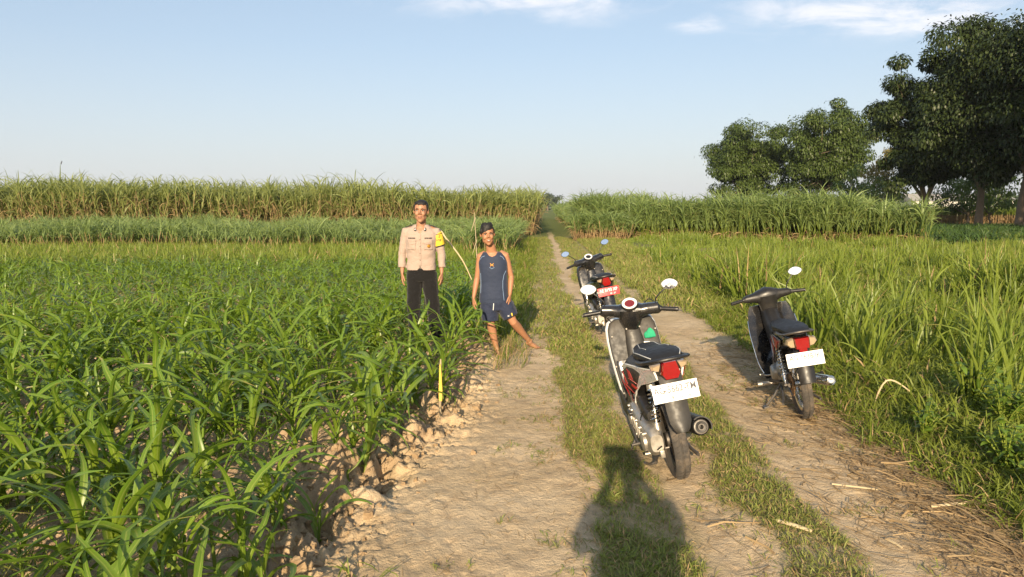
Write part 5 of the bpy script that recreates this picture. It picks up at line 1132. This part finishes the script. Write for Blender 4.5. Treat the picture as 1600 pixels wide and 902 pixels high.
surf_patch(r1, shirt, 'badge', M_gold, [(.112 + .020 * cos(a), 1.225 + .021 * sin(a) * (1 + .12 * cos(5 * a))) for a in [2 * pi * k / 20 for k in range(20)]], .014)
surf_patch(r1, shirt, 'placket', M_khaki, [(-.014, .92), (.014, .92), (.014, 1.37), (-.014, 1.37)], .003)
for z in (.98, 1.06, 1.14, 1.22, 1.30): surf_patch(r1, shirt, 'button', M_gry, [(.005 * cos(a), z + .005 * sin(a)) for a in [2 * pi * k / 8 for k in range(8)]], .007)
# armband on his left upper arm
S_, E_ = V((.195, 0, 1.385)), V((.257, .01, 1.13)); q = lambda t: S_.lerp(E_, t)
b = MB(); b.tube([q(-.05), q(.1), q(.35), q(.62), q(.66)], [.048, .070, .071, .070, .066], 18); ab = b.build('armband', M_yc, r1)
b = MB(); b.tube([q(.615), q(.665)], [.0712, .0700], 18); b.tube([q(.09), q(.12)], [.0705, .071], 18)
for k in range(4): b.box(q(.40) + V((.006 + .016 * k - .022, -.073 + .003 * abs(k - 1.5), .01)), (.007, .004, .030), rot=Matrix.Rotation(.25 * (k % 2), 3, 'Y'))
b.build('armband_print', M_bc, ab)
surf_patch(r1, ab, 'armband_patch', M_orc, [(.215, 1.325), (.245, 1.320), (.250, 1.355), (.222, 1.36)], .006)
b = MB()
b.loft([ring('Z', z, (0, 0), hw, hd, 24, 2.4) for z, hw, hd in ((.80, .155, .105), (.86, .175, .125), (.95, .172, .122), (.985, .165, .118))])
for sd in ('L', 'R'):
    h_, k_, a_ = V(P1['hip' + sd]), V(P1['kn' + sd]), V(P1['an' + sd]); b.tube([h_ + V((0, 0, .06)), h_, h_.lerp(k_, .5), k_, k_.lerp(a_, .5), a_ + V((0, 0, .0))], [.098, .104, .094, .086, .080, .076], 18)
garment('trousers', r1, b, M_blkc, .009, 3, .007, fr=7, seed=4)
b = MB(); b.loft([ring('Z', z, (0, 0), .176, .126, 24, 2.4) for z in (.955, .985)]); b.build('belt', M_boot, r1)
for sd in ('L', 'R'):
    a_, t_ = V(P1['an' + sd]), V(P1['toe' + sd]); b = MB(); b.tube([a_ + V((0, 0, .10)), a_ + V((0, 0, .02)), a_.lerp(t_, .25) - V((0, 0, .02)), a_.lerp(t_, .7), t_ + (t_ - a_).normalized() * .02 + V((0, 0, .012))], [.048, .050, (.048, .048), (.050, .036), (.040, .024)], 14, side=(t_ - a_).cross(V((0, 0, 1))).normalized()); b.ell(a_ + (a_ - t_).normalized() * .03 - V((0, 0, .03)), .042)
    me = remeshed(b, .008, 3, 'boot'); me.materials.clear(); me.materials.append(M_boot); link('boot', me, r1)

# --- young man in navy vest and shorts on the margin
g0 = gz(-.17, 9.05)
P2 = dict(loc=(-.17, 9.08, g0 - .004), chin=V((-.105, -.105, 1.275)), neck=(-.065, .0, 1.215), hs=1.06, yaw=.12, roll=-.10, nod=.06, skin=M_skin2, barefoot=True, smile=True,
    torso=[(.60, -.04, .0, .135, .095), (.68, -.04, .0, .150, .10), (.80, -.045, .0, .130, .09), (.93, -.05, .0, .145, .10), (1.05, -.055, .0, .158, .10), (1.13, -.06, .0, .150, .088), (1.19, -.062, .0, .085, .065)],
    shL=(-.205, .0, 1.135), elL=(-.245, .02, .885), wrL=(-.285, -.04, .665), shR=(.095, .0, 1.145), elR=(.160, .03, .90), wrR=(.145, -.05, .70),
    hdL=(-.03, -.10, -1), hdR=(.0, -.10, -1), pnL=(1, .3, 0), pnR=(-1, .3, 0), thL=1, thR=-1, curl=.45, arm=.92, leg=.93, hands=.98,
    hipL=(-.115, 0, .66), knL=(-.085, -.03, .36), anL=(-.015, .02, .065), toeL=(.01, -.14, .015), hipR=(.045, 0, .66), knR=(.185, -.03, .385), anR=(.375, .19, .075), toeR=(.475, .06, .03))
P2['anR'] = (.385, .22, gz(.215, 9.30) - g0 + .070); P2['toeR'] = (.485, .12, gz(.315, 9.2) - g0 + .018)
r2, Mh2 = person('person', 'barefoot young man in navy sleeveless jersey and shorts with one leg stretched out', P2)
hair(r2, Mh2, 1.06, True); r2.scale = (1, 1, 1.035)
b = MB(); b.loft([ring('Z', z, (cx_, cy_), hw, hd, 30, 2.4) for z, cx_, cy_, hw, hd in ((.605, -.045, -.0, .172, .125), (.66, -.045, -.0, .172, .126), (.80, -.045, -.0, .163, .120), (.95, -.05, -.005, .168, .122), (1.06, -.055, -.005, .172, .120), (1.13, -.06, -.002, .160, .105), (1.175, -.062, .0, .125, .085), (1.205, -.064, .004, .095, .068))])
nk = V((-.065, -.06, 1.215)); ve = garment('jersey', r2, b, M_navy, .007, 3, .005, fr=7, seed=9, cut=lambda c: (((c.x - nk.x) / .066) ** 2 + ((c.z - nk.z) / .075) ** 2 < 1 and c.y < .01) or (c.z > 1.19) or c.z < .604)
b = MB(); N_ = 14
for sgn, pts_ in ((1, None),):
    pass
surf_patch(r2, ve, 'emblem', M_orc, strip_poly([(-.085, 1.065), (-.072, 1.052), (-.058, 1.052), (-.045, 1.065)], .007), .003)
surf_patch(r2, ve, 'emblem', M_orc, strip_poly([(-.085, 1.032), (-.072, 1.046), (-.058, 1.046), (-.045, 1.032)], .007), .003)
surf_patch(r2, ve, 'chevron', M_lblue, strip_poly([(-.094, 1.022), (-.065, 1.004), (-.036, 1.022)], .006), .003)
for p_ in ([(-.205, 1.105), (-.185, 1.135), (-.150, 1.148)], [(.082, 1.100), (.060, 1.135), (.030, 1.150)], [(.10, .98), (.075, .93), (.062, .86), (.062, .78), (.070, .70), (.078, .64)], [(-.20, .95), (-.196, .85), (-.20, .72)]):
    surf_patch(r2, ve, 'piping', M_lblue, strip_poly(p_, .0055), .003)
b = MB(); b.loft([ring('Z', z, (-.04, 0), hw, hd, 24, 2.4) for z, hw, hd in ((.52, .150, .11), (.60, .165, .122), (.66, .160, .118))])
h_, k_ = V(P2['hipL']), V(P2['knL']); b.tube([h_, h_.lerp(k_, .35), h_.lerp(k_, .90)], [.098, .104, .100], 18)
h_, k_ = V(P2['hipR']), V(P2['knR']); b.tube([h_, h_.lerp(k_, .35), h_.lerp(k_, .80)], [.098, .104, .100], 18)
so_ = garment('shorts', r2, b, M_navy2, .007, 3, .010, fr=9, seed=2, zs=.6)
surf_patch(r2, so_, 'drawstring', M_wc, strip_poly([(-.045, .61), (-.048, .57), (-.052, .53)], .008), .006)
surf_patch(r2, so_, 'chest_mark', M_wc, [(.115, .480), (.128, .468), (.141, .482), (.134, .466), (.146, .462), (.112, .458), (.124, .465)], .003).name = 'hip_print'
surf_patch(r2, so_, 'side_stripe', M_yc, strip_poly([(.165, .50), (.178, .455), (.195, .42)], .014), .003)

# --- the photographer, behind the lens
P3 = dict(loc=(.04, -.38, 0), chin=V((-.0, .075, 1.475)), neck=(.0, .0, 1.42), hs=1.04, yaw=pi, skin=M_skin1, torso=[(.84, 0, 0, .16, .11), (.92, .0, .0, .175, .12), (1.04, 0, 0, .16, .11), (1.2, 0, 0, .175, .12), (1.32, 0, 0, .19, .12), (1.38, .0, .0, .16, .095), (1.42, 0, 0, .08, .07)],
    shL=(-.19, .02, 1.37), elL=(-.23, .20, 1.20), wrL=(-.085, .26, 1.47), shR=(.19, .02, 1.37), elR=(.25, .18, 1.22), wrR=(.075, .26, 1.48), hdL=(.05, .04, 1), hdR=(-.25, .04, 1), pnL=(0.3, .9, -.3), pnR=(-.3, .9, -.3), thL=1, thR=-1, hands=1.0, curl=.3,
    hipL=(-.09, 0, .86), knL=(-.11, .02, .47), anL=(-.12, -.02, .08), toeL=(-.15, .16, .03), hipR=(.09, 0, .86), knR=(.11, .02, .47), anR=(.12, -.02, .08), toeR=(.15, .16, .03))
r3, Mh3 = person('person', 'photographer with raised arms behind the lens, seen only as the long shadow on the grass', P3)
hair(r3, Mh3, 1.04, False); r3.scale = (1.04, 1.0, 1.05)
b = MB(); b.loft([ring('Z', z, (0, 0), hw, hd, 24, 2.4) for z, hw, hd in ((.86, .20, .15), (1.0, .195, .145), (1.2, .205, .145), (1.33, .21, .135), (1.385, .16, .10), (1.42, .08, .075))])
for sd in ('L', 'R'):
    S_, E_, W_ = V(P3['sh' + sd]), V(P3['el' + sd]), V(P3['wr' + sd]); b.tube([S_ * .8 + V((0, 0, .27)), S_, S_.lerp(E_, .5), E_, E_.lerp(W_, .4)], [.06, .07, .066, .060, .052], 16)
garment('shirt', r3, b, M_navy, .012, 3, .006)
b = MB(); b.loft([ring('Z', z, (0, 0), hw, hd, 24, 2.4) for z, hw, hd in ((.80, .16, .11), (.86, .18, .13), (.95, .175, .125))])
for sd in ('L', 'R'):
    h_, k_, a_ = V(P3['hip' + sd]), V(P3['kn' + sd]), V(P3['an' + sd]); b.tube([h_, h_.lerp(k_, .5), k_, a_], [.104, .095, .085, .075], 16)
garment('trousers', r3, b, M_blkc, .012, 3, .006)
b = MB(); b.box((0, 0, 0), (.155, .008, .074), bev=.003); ph = b.build('phone', M_blkp); ph.location = (-.03, -.035, CAM_H - .008); tag(ph, 'black phone held up by the photographer', 'phone')

# ---------------------------------------------------------------- stakes, sticks and weeds
def at(px, py, Y):
    dx = (px - 800) / 1200; dz = -(py - 451) / 1200; P_ = R(PITCH); y = cos(P_) + dz * sin(P_); z = -sin(P_) + dz * cos(P_); t = Y / y; return V((dx * t, Y, CAM_H + z * t))
M_bam = simple('dry_bamboo', (.52, .42, .25), .6, dirt=.3); M_bamd = simple('grey_wood', (.38, .31, .20), .8)
def stick(name, label, pts, r, mat, cat, leaf=False):
    b = MB(); P_, R_ = smooth_pts(pts, r, 6); b.tube(P_, R_, 8)
    for i in range(4, len(P_) - 2, 5): b.ell(P_[i], R_[i] * 1.25, u=8, w=6)
    return tag(b.build(name, mat), label, cat)
a_ = at(676, 352, 9.75); stick('cane_stalk', 'pale bent dry stalk arching out from behind the uniformed man', [V((a_.x - .18, 9.9, gz(a_.x, 9.9))), at(672, 400, 9.85), at(684, 360, 9.8), at(698, 374, 9.75), at(722, 406, 9.7), at(737, 437, 9.7)], [.011, .011, .012, .011, .009, .006], M_bam, 'stalk')
b0 = at(745, 425, 12.5); b = MB(); b.curve([V((b0.x + .02, 12.5, gz(b0.x, 12.5) - .05)), at(746, 430, 12.5), at(744, 380, 12.5), at(741, 332, 12.5)], [.008, .008, .007, .005], 8)
for q in ((743, 340, 736, 362), (745, 375, 738, 398)): b.curve([at(q[0], q[1], 12.49), at((q[0] + q[2]) / 2 + 2, (q[1] + q[3]) / 2 - 6, 12.45), at(q[2], q[3], 12.4)], [(.002, .006), (.002, .009), (.001, .003)], 6)
tag(b.build('dry_cane_pole', M_bamd), 'upright dry cane pole with hanging leaves left of the young man', 'pole')
c0 = at(684, 640, 6.0); gz0 = gz(c0.x, 6.2)
b = MB(); b.curve([V((c0.x, 6.2, gz0 - .06)), V((c0.x + .0, 6.2, gz0 + .12)), V((c0.x + .004, 6.2, gz0 + .22)), V((c0.x + .008, 6.2, gz0 + .50))], [.008, .009, .015, .006], 7); o = b.build('wooden_stake', M_bamd)
b = MB(); b.prism([(-.012, .0), (.014, -.01), (.017, .09), (.012, .20), (.006, .30), (-.004, .30), (-.008, .18), (-.013, .08)], -.016, .004, 'XZ', bev=.002, fn=lambda c: V((c.x + c0.x + .004, c.y + 6.2 - .008, c.z + gz0 + .16))); b.build('yellow_band', M_yel2, o); tag(o, 'short stake with a yellow band at the edge of the corn', 'stake')
d0 = at(178, 405, 20.5); b = MB()
for dx, h in ((0, .5), (.05, .36), (-.06, .30)): b.curve([V((d0.x, 20.5, -.02)), V((d0.x + dx * .5, 20.5, h * .5)), V((d0.x + dx * 1.5, 20.5, h))], [(.006, .02), (.006, .022), (.003, .004)], 6)
tag(b.build('dry_plant', M_bam), 'dried straw coloured plant at the far edge of the corn field', 'dry plant')
for (x1, y1, x2, y2, r, lab) in ((1213, 826, 1268, 842, .010, 'short pale cane piece lying on the middle grass strip'), (1300, 752, 1375, 762, .006, 'thin straw stalk lying across the right rut'), (1455, 792, 1560, 788, .008, 'long pale dry leaf stalk on the right litter'), (1385, 836, 1410, 850, .006, 'small dry twig near the lower right litter')):
    def gp(px, py):
        dx = (px - 800) / 1200; dz = -(py - 451) / 1200; P_ = R(PITCH); y = cos(P_) + dz * sin(P_); z = -sin(P_) + dz * cos(P_); t = -CAM_H / z; return V((dx * t, y * t, 0))
    A_, B_ = gp(x1, y1), gp(x2, y2); A_.z = gz(A_.x, A_.y) + r * 1.2 + .006; B_.z = gz(B_.x, B_.y) + r * 1.2 + .006; m_ = A_.lerp(B_, .5); m_.z = max(m_.z, gz(m_.x, m_.y) + r + .008)
    b = MB(); b.curve([A_, m_, B_], [(r, r * .5), (r * 1.15, r * .5), (r * .8, r * .4)], 7); tag(b.build('cane_stick', M_bam), lab, 'stick')
# broad leaved weeds low on the right, bent dry leaves
def weed(x, y, h, n, label, mat, seed):
    g = np.random.default_rng(seed); root = tag(empty('weed_bush', (x, y, gz(x, y))), label, 'weed'); b = MB(); L_ = []
    for i in range(n):
        a = g.uniform(0, 6.28); r = g.uniform(.1, .5) * h; t = V((cos(a) * r, sin(a) * r, h * g.uniform(.5, 1.0))); m_ = V((t.x * .4, t.y * .4, t.z * .6)); b.curve([(0, 0, -.02), m_, t], [.005, .004, .002], 5, sub=3)
        for k in range(11): f = .25 + .75 * k / 10; L_.append((V((0, 0, 0)).lerp(m_, f * 2) if f < .5 else m_.lerp(t, f * 2 - 1)))
    b.build('stems', M_stalk, root); L_ = np.array(L_); k = len(L_)
    v = ribbons(L_, g.uniform(0, 6.28, k), g.uniform(.05, .11, k) * (h / .5), g.uniform(.03, .055, k) * (h / .5), g.normal(.4, .35, k), g.uniform(.3, 1.2, k), 4, 3, fold=.2, prof='corn', roll=g.normal(0, .3, k), g=g)
    link('leaves', np_mesh('leaves', v[0], v[1], mat, v[2], v[3]), root)
M_weed = leafmat('weed_leaf', (.12, .20, .02), (.15, .24, .028), (.14, .22, .05), rough=.45, transl=.3, var=.5)
for i, (x, y, h, n, lab) in enumerate(((3.05, 4.6, .36, 20, 'broad leaved weed bush at the right edge beside the litter'), (3.5, 5.35, .46, 22, 'taller leafy weed bush behind the one at the right edge'), (2.95, 5.35, .34, 14, 'low leafy weed on the verge left of the taller weed bush'), (3.0, 4.15, .38, 14, 'small leafy weed in the lower right corner'), (3.7, 6.1, .45, 14, 'leafy weed at the foot of the right hand cane clumps'))): weed(x, y, h, n, lab, M_weed, 70 + i)
for i, (pts_, lab) in enumerate((([(1362, 546), (1385, 500), (1420, 515), (1445, 545)], 'dry bent leaf arching over the right verge'), ([(1350, 528), (1400, 530), (1430, 548)], 'straight dry leaf under the arching one on the verge'), ([(1380, 560), (1395, 545), (1412, 528)], 'short folded dry leaf on the right verge'))):
    b = MB(); b.curve([at(px, py + 95, 6.3 + .1 * i) for px, py in pts_], [(.0015, .004), (.0015, .008), (.0015, .008), (.001, .003)][:len(pts_)], 6); tag(b.build('dry_leaf', M_bam), lab, 'dry leaf')
